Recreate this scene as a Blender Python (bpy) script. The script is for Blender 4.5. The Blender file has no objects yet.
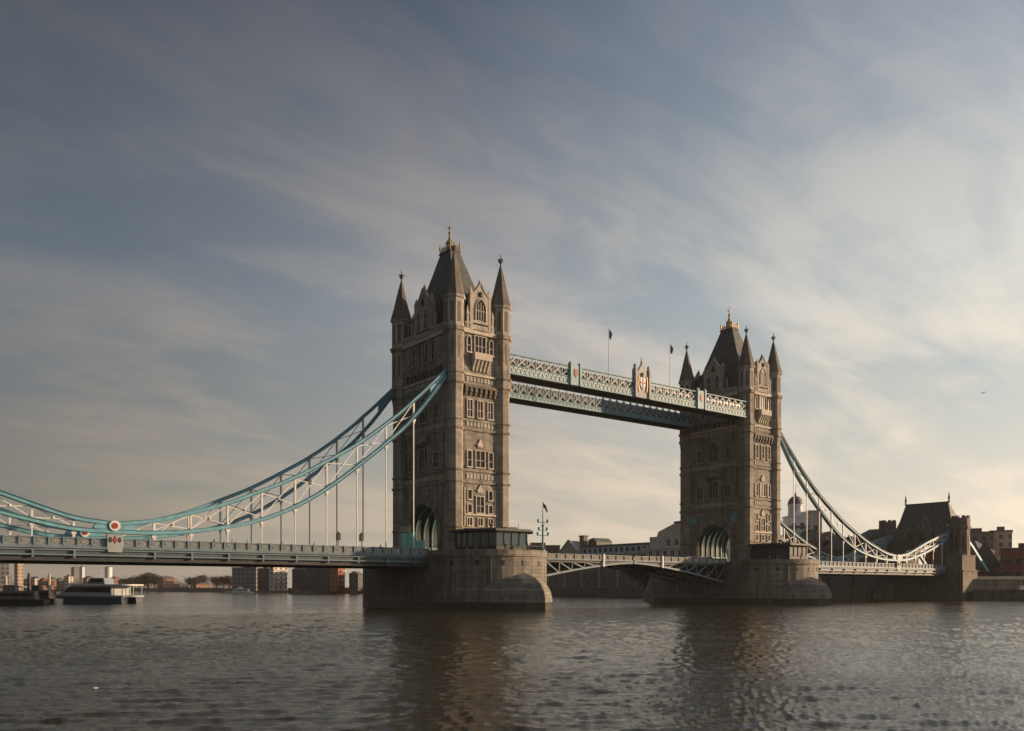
import bpy, math, random
import numpy as np
from mathutils import Vector, Matrix, noise
R = math.radians
random.seed(7)
SC = bpy.context.scene
COL = SC.collection

# ------------------------------------------------------------------ camera
CX, CY, CZ, YAW, FOC, YH = -92.618, -139.522, 3.7, 0.6563, 883.06, 587.8
cam_d = bpy.data.cameras.new('camera')
cam_d.sensor_width = 36.0
cam_d.lens = FOC / 1024 * 36.0
cam_d.shift_y = (YH - 365.5) / 1024.0
cam_d.clip_start = 0.5
cam_d.clip_end = 9000
cam = bpy.data.objects.new('camera', cam_d)
cam.location = (CX, CY, CZ)
cam.rotation_euler = (R(90), 0, -YAW)
COL.objects.link(cam)
SC.camera = cam

# ------------------------------------------------------------------ sky, sun, exposure
SUN_AZ = -R(28)          # direction towards the sun, measured from +X towards +Y
SUN_EL = R(10.5)
SC.view_settings.view_transform = 'Standard'
SC.view_settings.look = 'None'
SC.view_settings.gamma = 1.0
SC.view_settings.exposure = 0.4
sunv = Vector((math.cos(SUN_AZ) * math.cos(SUN_EL), math.sin(SUN_AZ) * math.cos(SUN_EL), math.sin(SUN_EL)))

sl = bpy.data.lights.new('sun', 'SUN')
sl.energy = 5.0
sl.angle = R(0.8)
sl.color = (1.0, 0.69, 0.44)
so = bpy.data.objects.new('sun', sl)
so.rotation_euler = (-sunv).to_track_quat('-Z', 'Y').to_euler()
COL.objects.link(so)

W = bpy.data.worlds.new('World')
SC.world = W
W.use_nodes = True
nt = W.node_tree
nt.nodes.clear()
def N(tree, typ, **kw):
    n = tree.nodes.new(typ)
    for k, v in kw.items():
        setattr(n, k, v)
    return n
def L(tree, a, b):
    tree.links.new(a, b)
def math_n(tree, op, a, b=None, c=None, clamp=False):
    n = tree.nodes.new('ShaderNodeMath'); n.operation = op; n.use_clamp = clamp
    for i, x in enumerate((a, b, c)):
        if x is None: continue
        if isinstance(x, (int, float)): n.inputs[i].default_value = x
        else: tree.links.new(x, n.inputs[i])
    return n.outputs[0]
def mapr(tree, x, a, b, c, d, smooth=False):
    n = tree.nodes.new('ShaderNodeMapRange')
    if smooth: n.interpolation_type = 'SMOOTHSTEP'
    tree.links.new(x, n.inputs[0])
    for i, v in enumerate((a, b, c, d)): n.inputs[i + 1].default_value = v
    return n.outputs[0]
def mixc(tree, f, a, b, blend='MIX'):
    n = tree.nodes.new('ShaderNodeMix'); n.data_type = 'RGBA'; n.blend_type = blend
    for s, v in ((n.inputs[0], f), (n.inputs[6], a), (n.inputs[7], b)):
        if isinstance(v, (int, float)): s.default_value = v
        elif isinstance(v, tuple): s.default_value = (*v, 1.0) if len(v) == 3 else v
        else: tree.links.new(v, s)
    return n.outputs[2]
def ramp(tree, x, stops):
    n = tree.nodes.new('ShaderNodeValToRGB')
    cr = n.color_ramp
    while len(cr.elements) < len(stops): cr.elements.new(0.5)
    for e, (p, c) in zip(cr.elements, stops):
        e.position = p; e.color = (*c, 1.0)
    tree.links.new(x, n.inputs[0])
    return n.outputs[0]

sky = N(nt, 'ShaderNodeTexSky', sky_type='NISHITA')
sky.sun_disc = False
sky.sun_elevation = SUN_EL
sky.sun_rotation = R(90) - SUN_AZ
sky.air_density = 1.0; sky.dust_density = 2.0; sky.ozone_density = 1.5
tc = N(nt, 'ShaderNodeTexCoord')
sep = N(nt, 'ShaderNodeSeparateXYZ'); L(nt, tc.outputs['Generated'], sep.inputs[0])
zc = math_n(nt, 'MAXIMUM', sep.outputs[2], 0.0)
den = math_n(nt, 'ADD', zc, 0.22)
px = math_n(nt, 'DIVIDE', sep.outputs[0], den)
py = math_n(nt, 'DIVIDE', sep.outputs[1], den)
comb = N(nt, 'ShaderNodeCombineXYZ'); L(nt, px, comb.inputs[0]); L(nt, py, comb.inputs[1])
mp = N(nt, 'ShaderNodeMapping'); mp.vector_type = 'POINT'
mp.inputs['Rotation'].default_value = (0, 0, R(-20)); mp.inputs['Scale'].default_value = (0.8, 1.15, 1)
mp.inputs['Location'].default_value = (1.2, 6.6, 0)
L(nt, comb.outputs[0], mp.inputs[0])
n1 = N(nt, 'ShaderNodeTexNoise'); n1.inputs['Scale'].default_value = 1.15; n1.inputs['Detail'].default_value = 9
n1.inputs['Roughness'].default_value = 0.52; n1.inputs['Distortion'].default_value = 0.8
L(nt, mp.outputs[0], n1.inputs['Vector'])
mp2 = N(nt, 'ShaderNodeMapping'); mp2.inputs['Rotation'].default_value = (0, 0, R(35)); mp2.inputs['Scale'].default_value = (0.6, 1.5, 1)
L(nt, comb.outputs[0], mp2.inputs[0])
n2 = N(nt, 'ShaderNodeTexNoise'); n2.inputs['Scale'].default_value = 3.4; n2.inputs['Detail'].default_value = 8
n2.inputs['Roughness'].default_value = 0.62; n2.inputs['Distortion'].default_value = 0.5
L(nt, mp2.outputs[0], n2.inputs['Vector'])
cl = math_n(nt, 'ADD', math_n(nt, 'MULTIPLY', n1.outputs[0], 0.58), math_n(nt, 'MULTIPLY', n2.outputs[0], 0.42))
cover = mapr(nt, cl, 0.39, 0.61, 0.0, 1.0, True)
# how far towards the sun a direction looks (thin cloud glows towards the sun)
dt = N(nt, 'ShaderNodeVectorMath', operation='DOT_PRODUCT'); L(nt, tc.outputs['Generated'], dt.inputs[0])
dt.inputs[1].default_value = sunv[:]
sunf = mapr(nt, dt.outputs['Value'], -0.45, 0.85, 0.0, 1.0)
elev = mapr(nt, sep.outputs[2], 0.0, 0.62, 0.0, 1.0)
hor_c = ramp(nt, sunf, [(0.08, (0.190, 0.157, 0.112)), (0.48, (0.535, 0.430, 0.305)), (0.83, (0.85, 0.67, 0.475)), (1.0, (0.95, 0.76, 0.54))])
mid_c = ramp(nt, sunf, [(0.08, (0.120, 0.127, 0.135)), (0.22, (0.148, 0.152, 0.156)), (0.50, (0.317, 0.298, 0.278)), (0.83, (0.495, 0.486, 0.438)), (1.0, (0.7, 0.66, 0.58))])
top_c = ramp(nt, sunf, [(0.08, (0.030, 0.036, 0.047)), (0.48, (0.074, 0.084, 0.106)), (0.83, (0.233, 0.252, 0.286)), (1.0, (0.5, 0.5, 0.5))])
lowmid = mixc(nt, mapr(nt, elev, 0.0, 0.5, 0.0, 1.0), hor_c, mid_c)
base_c = mixc(nt, mapr(nt, elev, 0.48, 0.90, 0.0, 1.0), lowmid, top_c)
dark = mixc(nt, 1.0, base_c, (0.72, 0.84, 0.97), 'MULTIPLY')
lite = mixc(nt, 1.0, base_c, (1.15, 1.14, 1.15), 'MULTIPLY')
lowf = mapr(nt, sep.outputs[2], 0.0, 0.22, 0.25, 1.0)
cov2 = math_n(nt, 'ADD', math_n(nt, 'MULTIPLY', math_n(nt, 'SUBTRACT', cover, 0.6), lowf), 0.6)
cloud = mixc(nt, cov2, dark, lite)
strength = 0.1
cloudS = mixc(nt, 1.0, cloud, (1 / strength,) * 3, 'MULTIPLY')
cloudS.node.clamp_result = False
skymix = mixc(nt, math_n(nt, 'ADD', math_n(nt, 'MULTIPLY', cover, 0.08), 0.88), sky.outputs[0], cloudS)
bg = N(nt, 'ShaderNodeBackground'); bg.inputs['Strength'].default_value = strength
L(nt, skymix, bg.inputs['Color'])
wo = N(nt, 'ShaderNodeOutputWorld'); L(nt, bg.outputs[0], wo.inputs['Surface'])

# ------------------------------------------------------------------ materials
MATS = {}
def mat(name, color, rough=0.7, metal=0.0, var=0.25, nscale=0.5, bump=0.0, brick=None, streak=0.0, emit=None, spec=0.4):
    m = bpy.data.materials.new(name); m.use_nodes = True
    t = m.node_tree; t.nodes.clear()
    b = N(t, 'ShaderNodeBsdfPrincipled'); o = N(t, 'ShaderNodeOutputMaterial'); L(t, b.outputs[0], o.inputs[0])
    b.inputs['Roughness'].default_value = rough; b.inputs['Metallic'].default_value = metal
    b.inputs['Specular IOR Level'].default_value = spec
    g = N(t, 'ShaderNodeNewGeometry')
    c = None
    n = N(t, 'ShaderNodeTexNoise'); n.inputs['Scale'].default_value = nscale; n.inputs['Detail'].default_value = 7
    n.inputs['Roughness'].default_value = 0.62
    L(t, g.outputs['Position'], n.inputs['Vector'])
    lo = tuple(x * (1 - var) for x in color); hi = tuple(min(1, x * (1 + var)) for x in color)
    c = ramp(t, n.outputs[0], [(0.3, lo), (0.7, hi)])
    h = None
    if streak:
        mp = N(t, 'ShaderNodeMapping'); mp.inputs['Scale'].default_value = (1.3, 1.3, 0.09)
        L(t, g.outputs['Position'], mp.inputs[0])
        n2 = N(t, 'ShaderNodeTexNoise'); n2.inputs['Scale'].default_value = 0.9; n2.inputs['Detail'].default_value = 6
        L(t, mp.outputs[0], n2.inputs['Vector'])
        f = mapr(t, n2.outputs[0], 0.42, 0.68, 0.0, streak)
        c = mixc(t, f, c, tuple(x * 0.38 for x in color))
    if brick:
        bw, bh, ms, bc = brick
        s = N(t, 'ShaderNodeSeparateXYZ'); L(t, g.outputs['Position'], s.inputs[0])
        xy = math_n(t, 'ADD', s.outputs[0], s.outputs[1])
        cb = N(t, 'ShaderNodeCombineXYZ'); L(t, xy, cb.inputs[0]); L(t, s.outputs[2], cb.inputs[1])
        bt = N(t, 'ShaderNodeTexBrick'); L(t, cb.outputs[0], bt.inputs['Vector'])
        bt.inputs['Scale'].default_value = 1.0; bt.inputs['Mortar Size'].default_value = ms
        bt.inputs['Brick Width'].default_value = bw; bt.inputs['Row Height'].default_value = bh
        bt.inputs['Color1'].default_value = (1, 1, 1, 1); bt.inputs['Color2'].default_value = (1 - bc,) * 3 + (1,)
        bt.inputs['Mortar'].default_value = (0.45, 0.45, 0.45, 1); bt.inputs['Mortar Smooth'].default_value = 0.3
        c = mixc(t, 1.0, c, bt.outputs['Color'], 'MULTIPLY')
        h = math_n(t, 'SUBTRACT', 1.0, bt.outputs['Fac'])
    L(t, c, b.inputs['Base Color'])
    if bump:
        bp = N(t, 'ShaderNodeBump'); bp.inputs['Strength'].default_value = bump; bp.inputs['Distance'].default_value = 0.08
        n3 = N(t, 'ShaderNodeTexNoise'); n3.inputs['Scale'].default_value = nscale * 9; n3.inputs['Detail'].default_value = 5
        L(t, g.outputs['Position'], n3.inputs['Vector'])
        hh = math_n(t, 'MULTIPLY', n3.outputs[0], 0.6)
        if h is not None: hh = math_n(t, 'ADD', hh, math_n(t, 'MULTIPLY', h, 0.8))
        L(t, hh, bp.inputs['Height']); L(t, bp.outputs[0], b.inputs['Normal'])
    if emit:
        b.inputs['Emission Color'].default_value = (*emit[0], 1); b.inputs['Emission Strength'].default_value = emit[1]
    MATS[name] = m
    return m

def window_mat(name, wall, glass, wx, wz, fx=0.5, fz=0.5, var=0.15):
    """masonry with a regular grid of panes, for buildings too far off to show each window"""
    m = bpy.data.materials.new(name); m.use_nodes = True
    t = m.node_tree; t.nodes.clear()
    b = N(t, 'ShaderNodeBsdfPrincipled'); o = N(t, 'ShaderNodeOutputMaterial'); L(t, b.outputs[0], o.inputs[0])
    tcn = N(t, 'ShaderNodeTexCoord'); s = N(t, 'ShaderNodeSeparateXYZ'); L(t, tcn.outputs['Object'], s.inputs[0])
    xy = math_n(t, 'ADD', s.outputs[0], s.outputs[1])
    a = math_n(t, 'FRACT', math_n(t, 'DIVIDE', xy, wx)); c = math_n(t, 'FRACT', math_n(t, 'DIVIDE', s.outputs[2], wz))
    fa = math_n(t, 'LESS_THAN', math_n(t, 'ABSOLUTE', math_n(t, 'SUBTRACT', a, 0.5)), fx / 2)
    fc = math_n(t, 'LESS_THAN', math_n(t, 'ABSOLUTE', math_n(t, 'SUBTRACT', c, 0.5)), fz / 2)
    gn = N(t, 'ShaderNodeNewGeometry'); sn = N(t, 'ShaderNodeSeparateXYZ'); L(t, gn.outputs['Normal'], sn.inputs[0])
    side = math_n(t, 'LESS_THAN', math_n(t, 'ABSOLUTE', sn.outputs[2]), 0.3)
    w = math_n(t, 'MULTIPLY', math_n(t, 'MULTIPLY', fa, fc), side)
    n = N(t, 'ShaderNodeTexNoise'); n.inputs['Scale'].default_value = 0.15; n.inputs['Detail'].default_value = 6
    L(t, gn.outputs['Position'], n.inputs['Vector'])
    wc = ramp(t, n.outputs[0], [(0.3, tuple(x * (1 - var) for x in wall)), (0.7, tuple(x * (1 + var) for x in wall))])
    L(t, mixc(t, w, wc, glass), b.inputs['Base Color'])
    L(t, mapr(t, w, 0, 1, 0.85, 0.15), b.inputs['Roughness'])
    MATS[name] = m
    return m

STONE = mat('stone', (0.30, 0.275, 0.228), 0.85, var=0.34, nscale=0.28, bump=0.6, brick=(1.1, 0.42, 0.012, 0.34), streak=0.75)
DRESS = mat('dressed_stone', (0.50, 0.45, 0.38), 0.8, var=0.18, nscale=0.8, bump=0.2, streak=0.35)
TSTONE = mat('turret_stone', (0.345, 0.305, 0.25), 0.85, var=0.3, nscale=0.4, bump=0.5, brick=(1.1, 0.42, 0.012, 0.26), streak=0.7)
LSTONE = mat('pale_stone', (0.42, 0.39, 0.33), 0.85, var=0.2, nscale=0.5, bump=0.4, brick=(1.1, 0.42, 0.015, 0.12), streak=0.5)
GRAN = mat('granite', (0.255, 0.232, 0.19), 0.8, var=0.34, nscale=0.2, bump=0.7, brick=(1.7, 0.62, 0.03, 0.32), streak=0.65)
WET = mat('wet_granite', (0.045, 0.047, 0.03), 0.45, var=0.35, nscale=0.5, bump=0.5)
SLATE = mat('slate', (0.12, 0.128, 0.112), 0.6, var=0.25, nscale=0.9, bump=0.3, brick=(0.5, 0.3, 0.02, 0.25), streak=0.3)
LEAD = mat('weathered_stone', (0.15, 0.13, 0.105), 0.8, var=0.25, nscale=1.2, bump=0.3, streak=0.5)
BLUE = mat('blue_paint', (0.15, 0.35, 0.42), 0.5, var=0.16, nscale=0.6, streak=0.3)
DBLUE = mat('deep_blue_shading_paint', (0.05, 0.16, 0.22), 0.5, var=0.12, nscale=0.6)  # dark edge tone of the chain chords, with shading put into the colour
TEAL = mat('turquoise_paint', (0.10, 0.28, 0.29), 0.5, var=0.12, nscale=0.6)
WHITE = mat('white_paint', (0.62, 0.62, 0.60), 0.5, var=0.12, nscale=0.8, streak=0.2)
DGREY = mat('dark_blue_grey_paint', (0.065, 0.085, 0.10), 0.55, var=0.15, nscale=0.7)
GREY = mat('grey_blue_paint', (0.135, 0.19, 0.22), 0.55, var=0.2, nscale=0.7, streak=0.3)
DARK = mat('dark_steel', (0.035, 0.04, 0.042), 0.6, var=0.3, nscale=0.7)
SOFF = mat('brown_soffit', (0.06, 0.048, 0.038), 0.8, var=0.25)
GLASS = mat('window_glass', (0.014, 0.015, 0.016), 0.2, var=0.3, spec=0.25)
CGLASS = mat('cabin_glass', (0.025, 0.06, 0.07), 0.1, var=0.3, spec=0.7)
GOLD = mat('gilding', (0.50, 0.36, 0.17), 0.5, metal=0.3, var=0.15)
DGOLD = mat('dull_gilding', (0.34, 0.28, 0.18), 0.6, metal=0.1, var=0.3)
RED = mat('red_enamel', (0.28, 0.04, 0.03), 0.5, var=0.1)
ROAD = mat('asphalt', (0.05, 0.05, 0.05), 0.9, var=0.2)
BRICK = mat('red_brick', (0.30, 0.115, 0.075), 0.85, var=0.2, nscale=0.4, bump=0.3, brick=(0.45, 0.16, 0.015, 0.2), streak=0.2)
DBRICK = mat('dark_brick', (0.20, 0.165, 0.135), 0.85, var=0.3, nscale=0.2, streak=0.3)
CREAM = mat('cream_render', (0.45, 0.39, 0.32), 0.8, var=0.15, nscale=0.2, streak=0.3)
BARK = mat('bark', (0.07, 0.055, 0.04), 0.9, var=0.3)
LEAF = mat('winter_twigs', (0.085, 0.065, 0.045), 0.9, var=0.4, nscale=0.3)
CLOTH = mat('dark_cloth', (0.05, 0.05, 0.06), 0.9)
SKIN = mat('skin', (0.45, 0.30, 0.22), 0.6)
MUD = mat('river_mud', (0.09, 0.075, 0.055), 0.85, var=0.35, nscale=0.3, bump=0.5)
TYRE = mat('tyre', (0.02, 0.02, 0.02), 0.8)
NAVY = mat('navy_hull', (0.035, 0.045, 0.06), 0.4)
STONE2 = mat('sooty_stone', (0.20, 0.172, 0.138), 0.85, var=0.3, nscale=0.3, bump=0.4, brick=(1.2, 0.45, 0.02, 0.15), streak=0.4)

# ------------------------------------------------------------------ mesh helpers
class MB:
    def __init__(s): s.v = []; s.f = []; s.mi = []; s.cur = 0; s.smooth = []
    def add(s, vs, fs, sm=False):
        o = len(s.v); s.v += [tuple(p) for p in vs]
        for f in fs:
            s.f.append([i + o for i in f]); s.mi.append(s.cur); s.smooth.append(sm)
    def box(s, x0, x1, y0, y1, z0, z1):
        s.add([(x0,y0,z0),(x1,y0,z0),(x1,y1,z0),(x0,y1,z0),(x0,y0,z1),(x1,y0,z1),(x1,y1,z1),(x0,y1,z1)],
              [(0,3,2,1),(4,5,6,7),(0,1,5,4),(1,2,6,5),(2,3,7,6),(3,0,4,7)])
    def prism(s, pts, axis, a0, a1):
        n = len(pts)
        def P(p, a): return (a, p[0], p[1]) if axis == 'x' else ((p[0], a, p[1]) if axis == 'y' else (p[0], p[1], a))
        s.add([P(p, a0) for p in pts] + [P(p, a1) for p in pts],
              [list(range(n - 1, -1, -1)), list(range(n, 2 * n))] + [(i, (i + 1) % n, n + (i + 1) % n, n + i) for i in range(n)])
    def ring(s, outer, inner, axis, a0, a1, closed=False):
        """band between two open outlines, extruded"""
        n = len(outer)
        def P(p, a): return (a, p[0], p[1]) if axis == 'x' else ((p[0], a, p[1]) if axis == 'y' else (p[0], p[1], a))
        vs = [P(p, a0) for p in outer] + [P(p, a0) for p in inner] + [P(p, a1) for p in outer] + [P(p, a1) for p in inner]
        fs = []
        for i in range(n if closed else n - 1):
            j = (i + 1) % n
            fs += [(i, j, n + j, n + i), (2*n+i, 3*n+i, 3*n+j, 2*n+j), (i, 2*n+i, 2*n+j, j), (n+i, n+j, 3*n+j, 3*n+i)]
        if not closed:
            fs += [(0, n, 3*n, 2*n), (n-1, 3*n-1, 4*n-1, 2*n-1)]
        s.add(vs, fs)
    def lathe(s, prof, cx=0, cy=0, n=8, rot=0, sm=False):
        """prof: list of (r, z)"""
        vs = []; fs = []
        m = len(prof)
        for r, z in prof:
            for k in range(n):
                a = rot + 2 * math.pi * k / n
                vs.append((cx + r * math.cos(a), cy + r * math.sin(a), z))
        for i in range(m - 1):
            for k in range(n):
                j = (k + 1) % n
                fs.append((i*n+k, i*n+j, (i+1)*n+j, (i+1)*n+k))
        fs.append(list(range(n - 1, -1, -1))); fs.append([(m-1)*n+k for k in range(n)])
        s.add(vs, fs, sm)
    def bar(s, p, q, w, h=None):
        p, q = Vector(p), Vector(q); h = h or w
        d = (q - p)
        if d.length < 1e-6: return
        d.normalize()
        up = Vector((0, 0, 1)) if abs(d.z) < 0.95 else Vector((1, 0, 0))
        sd = d.cross(up).normalized(); up = sd.cross(d).normalized()
        a, b = sd * w / 2, up * h / 2
        vs = [p-a-b, p+a-b, p+a+b, p-a+b, q-a-b, q+a-b, q+a+b, q-a+b]
        s.add(vs, [(0,1,2,3),(7,6,5,4),(0,4,5,1),(1,5,6,2),(2,6,7,3),(3,7,4,0)])
    def loft(s, rings, closed_ends=True, sm=False):
        n = len(rings[0]); vs = [p for r in rings for p in r]; fs = []
        for i in range(len(rings) - 1):
            for k in range(n):
                j = (k + 1) % n
                fs.append((i*n+k, i*n+j, (i+1)*n+j, (i+1)*n+k))
        if closed_ends:
            fs.append(list(range(n - 1, -1, -1))); fs.append([(len(rings)-1)*n+k for k in range(n)])
        s.add(vs, fs, sm)
    def ball(s, c, r, n=10, m=6, sz=1.0):
        prof = [(max(0.001, r * math.sin(math.pi * i / m)), c[2] - r * sz * math.cos(math.pi * i / m)) for i in range(m + 1)]
        s.lathe(prof, c[0], c[1], n, 0, True)
    def mesh(s, name, mats):
        me = bpy.data.meshes.new(name)
        me.from_pydata(s.v, [], s.f)
        for m in (mats if isinstance(mats, (list, tuple)) else [mats]): me.materials.append(m)
        me.polygons.foreach_set('material_index', s.mi)
        me.polygons.foreach_set('use_smooth', s.smooth)
        me.update(); return me
    def build(s, name, mats, parent=None, loc=None, rz=0):
        return link(name, s.mesh(name, mats), parent, loc, rz)
def link(name, me, parent=None, loc=None, rz=0):
    o = bpy.data.objects.new(name, me); COL.objects.link(o)
    if parent: o.parent = parent
    if loc: o.location = loc
    o.rotation_euler.z = rz
    return o
def tag(o, label=None, cat=None, group=None, kind=None):
    if label: o['label'] = label
    if cat: o['category'] = cat
    if group: o['group'] = group
    if kind: o['kind'] = kind
    return o
def thing(name, loc, label, cat, group=None, rz=0):
    o = bpy.data.objects.new(name, None); o.location = loc; o.rotation_euler.z = rz
    COL.objects.link(o); o.empty_display_size = 0.5
    return tag(o, label, cat, group)
def kids(o): return [c for c in bpy.data.objects if c.parent == o]
def copy_tree(o, parent=None):
    c = o.copy(); COL.objects.link(c)
    if parent: c.parent = parent
    for ch in kids(o): copy_tree(ch, c)
    return c
def px_dir(u):
    k = (u - 512) / FOC
    return (math.sin(YAW) + math.cos(YAW) * k, math.cos(YAW) - math.sin(YAW) * k)
def at(u, depth):
    d = px_dir(u); return CX + d[0] * depth, CY + d[1] * depth

# ------------------------------------------------------------------ water and land
def build_water():
    rs = list(np.concatenate([[0.3], np.geomspace(3.0, 260, 520), np.geomspace(265, 5200, 40)]))
    # angles: fine through the open river, coarser behind
    fwd = math.pi / 2 - YAW
    th = np.concatenate([np.linspace(fwd - R(40), fwd + R(40), 900), np.linspace(fwd + R(41), fwd + R(319), 160)])
    rr = np.array(rs)[:, None]; tt = th[None, :]
    X = CX + rr * np.cos(tt); Y = CY + rr * np.sin(tt)
    Z = np.zeros_like(X)
    rng = np.random.RandomState(3)
    for k in range(130):
        lam = 0.32 * (3.6 / 0.32) ** rng.rand()
        ang = math.pi/2 - YAW + 0.10 + rng.randn() * 0.22
        amp = 0.0052 * lam ** 0.45
        fade = np.clip(lam / (rr * 0.0075) - 0.6, 0, 1)
        kx, ky = 2 * np.pi / lam * np.cos(ang), 2 * np.pi / lam * np.sin(ang)
        ph = rng.rand() * 6.28
        wob = 0.9 * np.sin(X * 0.05 * rng.rand() + Y * 0.07 * rng.rand() + ph)
        s = np.sin(kx * X + ky * Y + ph + wob)
        Z += amp * fade * (1 - np.abs(s)) ** 1.0 * 1.3 - amp * fade * 0.45
    nr, nth = X.shape
    co = np.stack([X, Y, Z], -1).reshape(-1, 3)
    i = np.arange(nr - 1)[:, None] * nth; j = np.arange(nth)[None, :]; j2 = (j + 1) % nth
    F = np.stack([i + j, i + nth + j, i + nth + j2, i + j2], -1).reshape(-1, 4)
    me = bpy.data.meshes.new('river_water')
    me.vertices.add(len(co)); me.vertices.foreach_set('co', co.ravel())
    me.loops.add(F.size); me.loops.foreach_set('vertex_index', F.ravel())
    me.polygons.add(len(F)); me.polygons.foreach_set('loop_start', np.arange(0, F.size, 4))
    me.polygons.foreach_set('use_smooth', np.ones(len(F), bool))
    me.update(calc_edges=True); me.validate()
    m = bpy.data.materials.new('river_water'); m.use_nodes = True
    t = m.node_tree; b = t.nodes['Principled BSDF']
    g = N(t, 'ShaderNodeNewGeometry')
    n = N(t, 'ShaderNodeTexNoise'); n.inputs['Scale'].default_value = 0.03; n.inputs['Detail'].default_value = 5
    L(t, g.outputs['Position'], n.inputs['Vector'])
    L(t, ramp(t, n.outputs[0], [(0.35, (0.030, 0.025, 0.010)), (0.65, (0.044, 0.036, 0.016))]), b.inputs['Base Color'])
    b.inputs['Roughness'].default_value = 0.10; b.inputs['IOR'].default_value = 1.33
    mr = N(t, 'ShaderNodeMapping'); mr.inputs['Rotation'].default_value = (0, 0, YAW); L(t, g.outputs['Position'], mr.inputs[0])
    mp = N(t, 'ShaderNodeMapping'); mp.inputs['Scale'].default_value = (0.34, 1.0, 1)
    L(t, mr.outputs[0], mp.inputs[0])
    w1 = N(t, 'ShaderNodeTexNoise'); w1.inputs['Scale'].default_value = 4.5; w1.inputs['Detail'].default_value = 5; w1.inputs['Roughness'].default_value = 0.6
    w2 = N(t, 'ShaderNodeTexNoise'); w2.inputs['Scale'].default_value = 0.25; w2.inputs['Detail'].default_value = 3
    L(t, mp.outputs[0], w1.inputs['Vector']); L(t, mp.outputs[0], w2.inputs['Vector'])
    h = math_n(t, 'ADD', math_n(t, 'MULTIPLY', w1.outputs[0], 0.075), math_n(t, 'MULTIPLY', w2.outputs[0], 0.06))
    bp = N(t, 'ShaderNodeBump'); bp.inputs['Strength'].default_value = 0.85; bp.inputs['Distance'].default_value = 1.0
    mq = N(t, 'ShaderNodeMapping'); mq.inputs['Scale'].default_value = (0.012, 0.06, 1); L(t, mr.outputs[0], mq.inputs[0])
    cn = N(t, 'ShaderNodeTexNoise'); cn.inputs['Scale'].default_value = 1.0; cn.inputs['Detail'].default_value = 6; cn.inputs['Distortion'].default_value = 1.0
    L(t, mq.outputs[0], cn.inputs['Vector'])
    L(t, mapr(t, cn.outputs[0], 0.38, 0.62, 0.45, 1.0, True), bp.inputs['Strength'])
    L(t, h, bp.inputs['Height']); L(t, bp.outputs[0], b.inputs['Normal'])
    me.materials.append(m)
    tag(link('river_water', me), 'choppy brown river water with dark reflections of the bridge', kind='structure')
build_water()

def quad_strip_land():
    shore = [(174.6, -420), (174.6, 420), (168.6, 640), (150.6, 830), (57, 1010), (-160, 1120), (-700, 1200)]
    mb = MB()
    n = len(shore)
    back = [(3500, -420), (3500, 420), (3500, 1500), (3000, 3500), (1500, 4500), (-800, 4500), (-2500, 4200)]
    mb.add([(x, y, 2.6) for x, y in shore] + [(x, y, 2.6) for x, y in back] + [(x, y, -1) for x, y in shore],
           [(i, i + n, i + n + 1, i + 1) for i in range(n - 1)] + [(2*n+i, i, i+1, 2*n+i+1) for i in range(n - 1)])
    tag(mb.build('river_bank', MUD), kind='structure')
quad_strip_land()

def embankment(p, q, h, label, m, thick=1.2):
    t = thing('embankment_wall', (p[0], p[1], 0), label, 'river wall')
    dx, dy = q[0] - p[0], q[1] - p[1]; ln = math.hypot(dx, dy)
    mb = MB(); mb.box(0, ln, -thick, 0, -1, h - 0.3); mb.build('wall', m, t)
    mb = MB(); mb.box(-.02, ln + .02, -thick - 0.2, 0.1, h - 0.297, h); mb.build('coping', m, t)
    mb = MB()
    k = 0
    while k * 9 < ln: mb.box(k * 9, k * 9 + 0.35, -thick - 0.5, -thick - 0.003, -1, h - 0.8); k += 1
    mb.build('fender', DARK, t)
    t.rotation_euler.z = math.atan2(dy, dx)
    return t
embankment((174.0, -300), (174.0, -16), 3.2, 'stone river wall to the right of the far gatehouse', GRAN).rotation_euler.z = R(90)
embankment((174.0, 16), (174.0, 420), 4.0, 'dark river wall seen under the bridge below the brick warehouses', DBRICK)
embankment((174.0, 420), (168.0, 640), 3.6, 'distant dark river wall below the block with the orange lit end', DBRICK)
embankment((168, 640), (150, 830), 3.6, 'distant low quay wall beneath bare trees left of the near pier', DBRICK)

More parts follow.
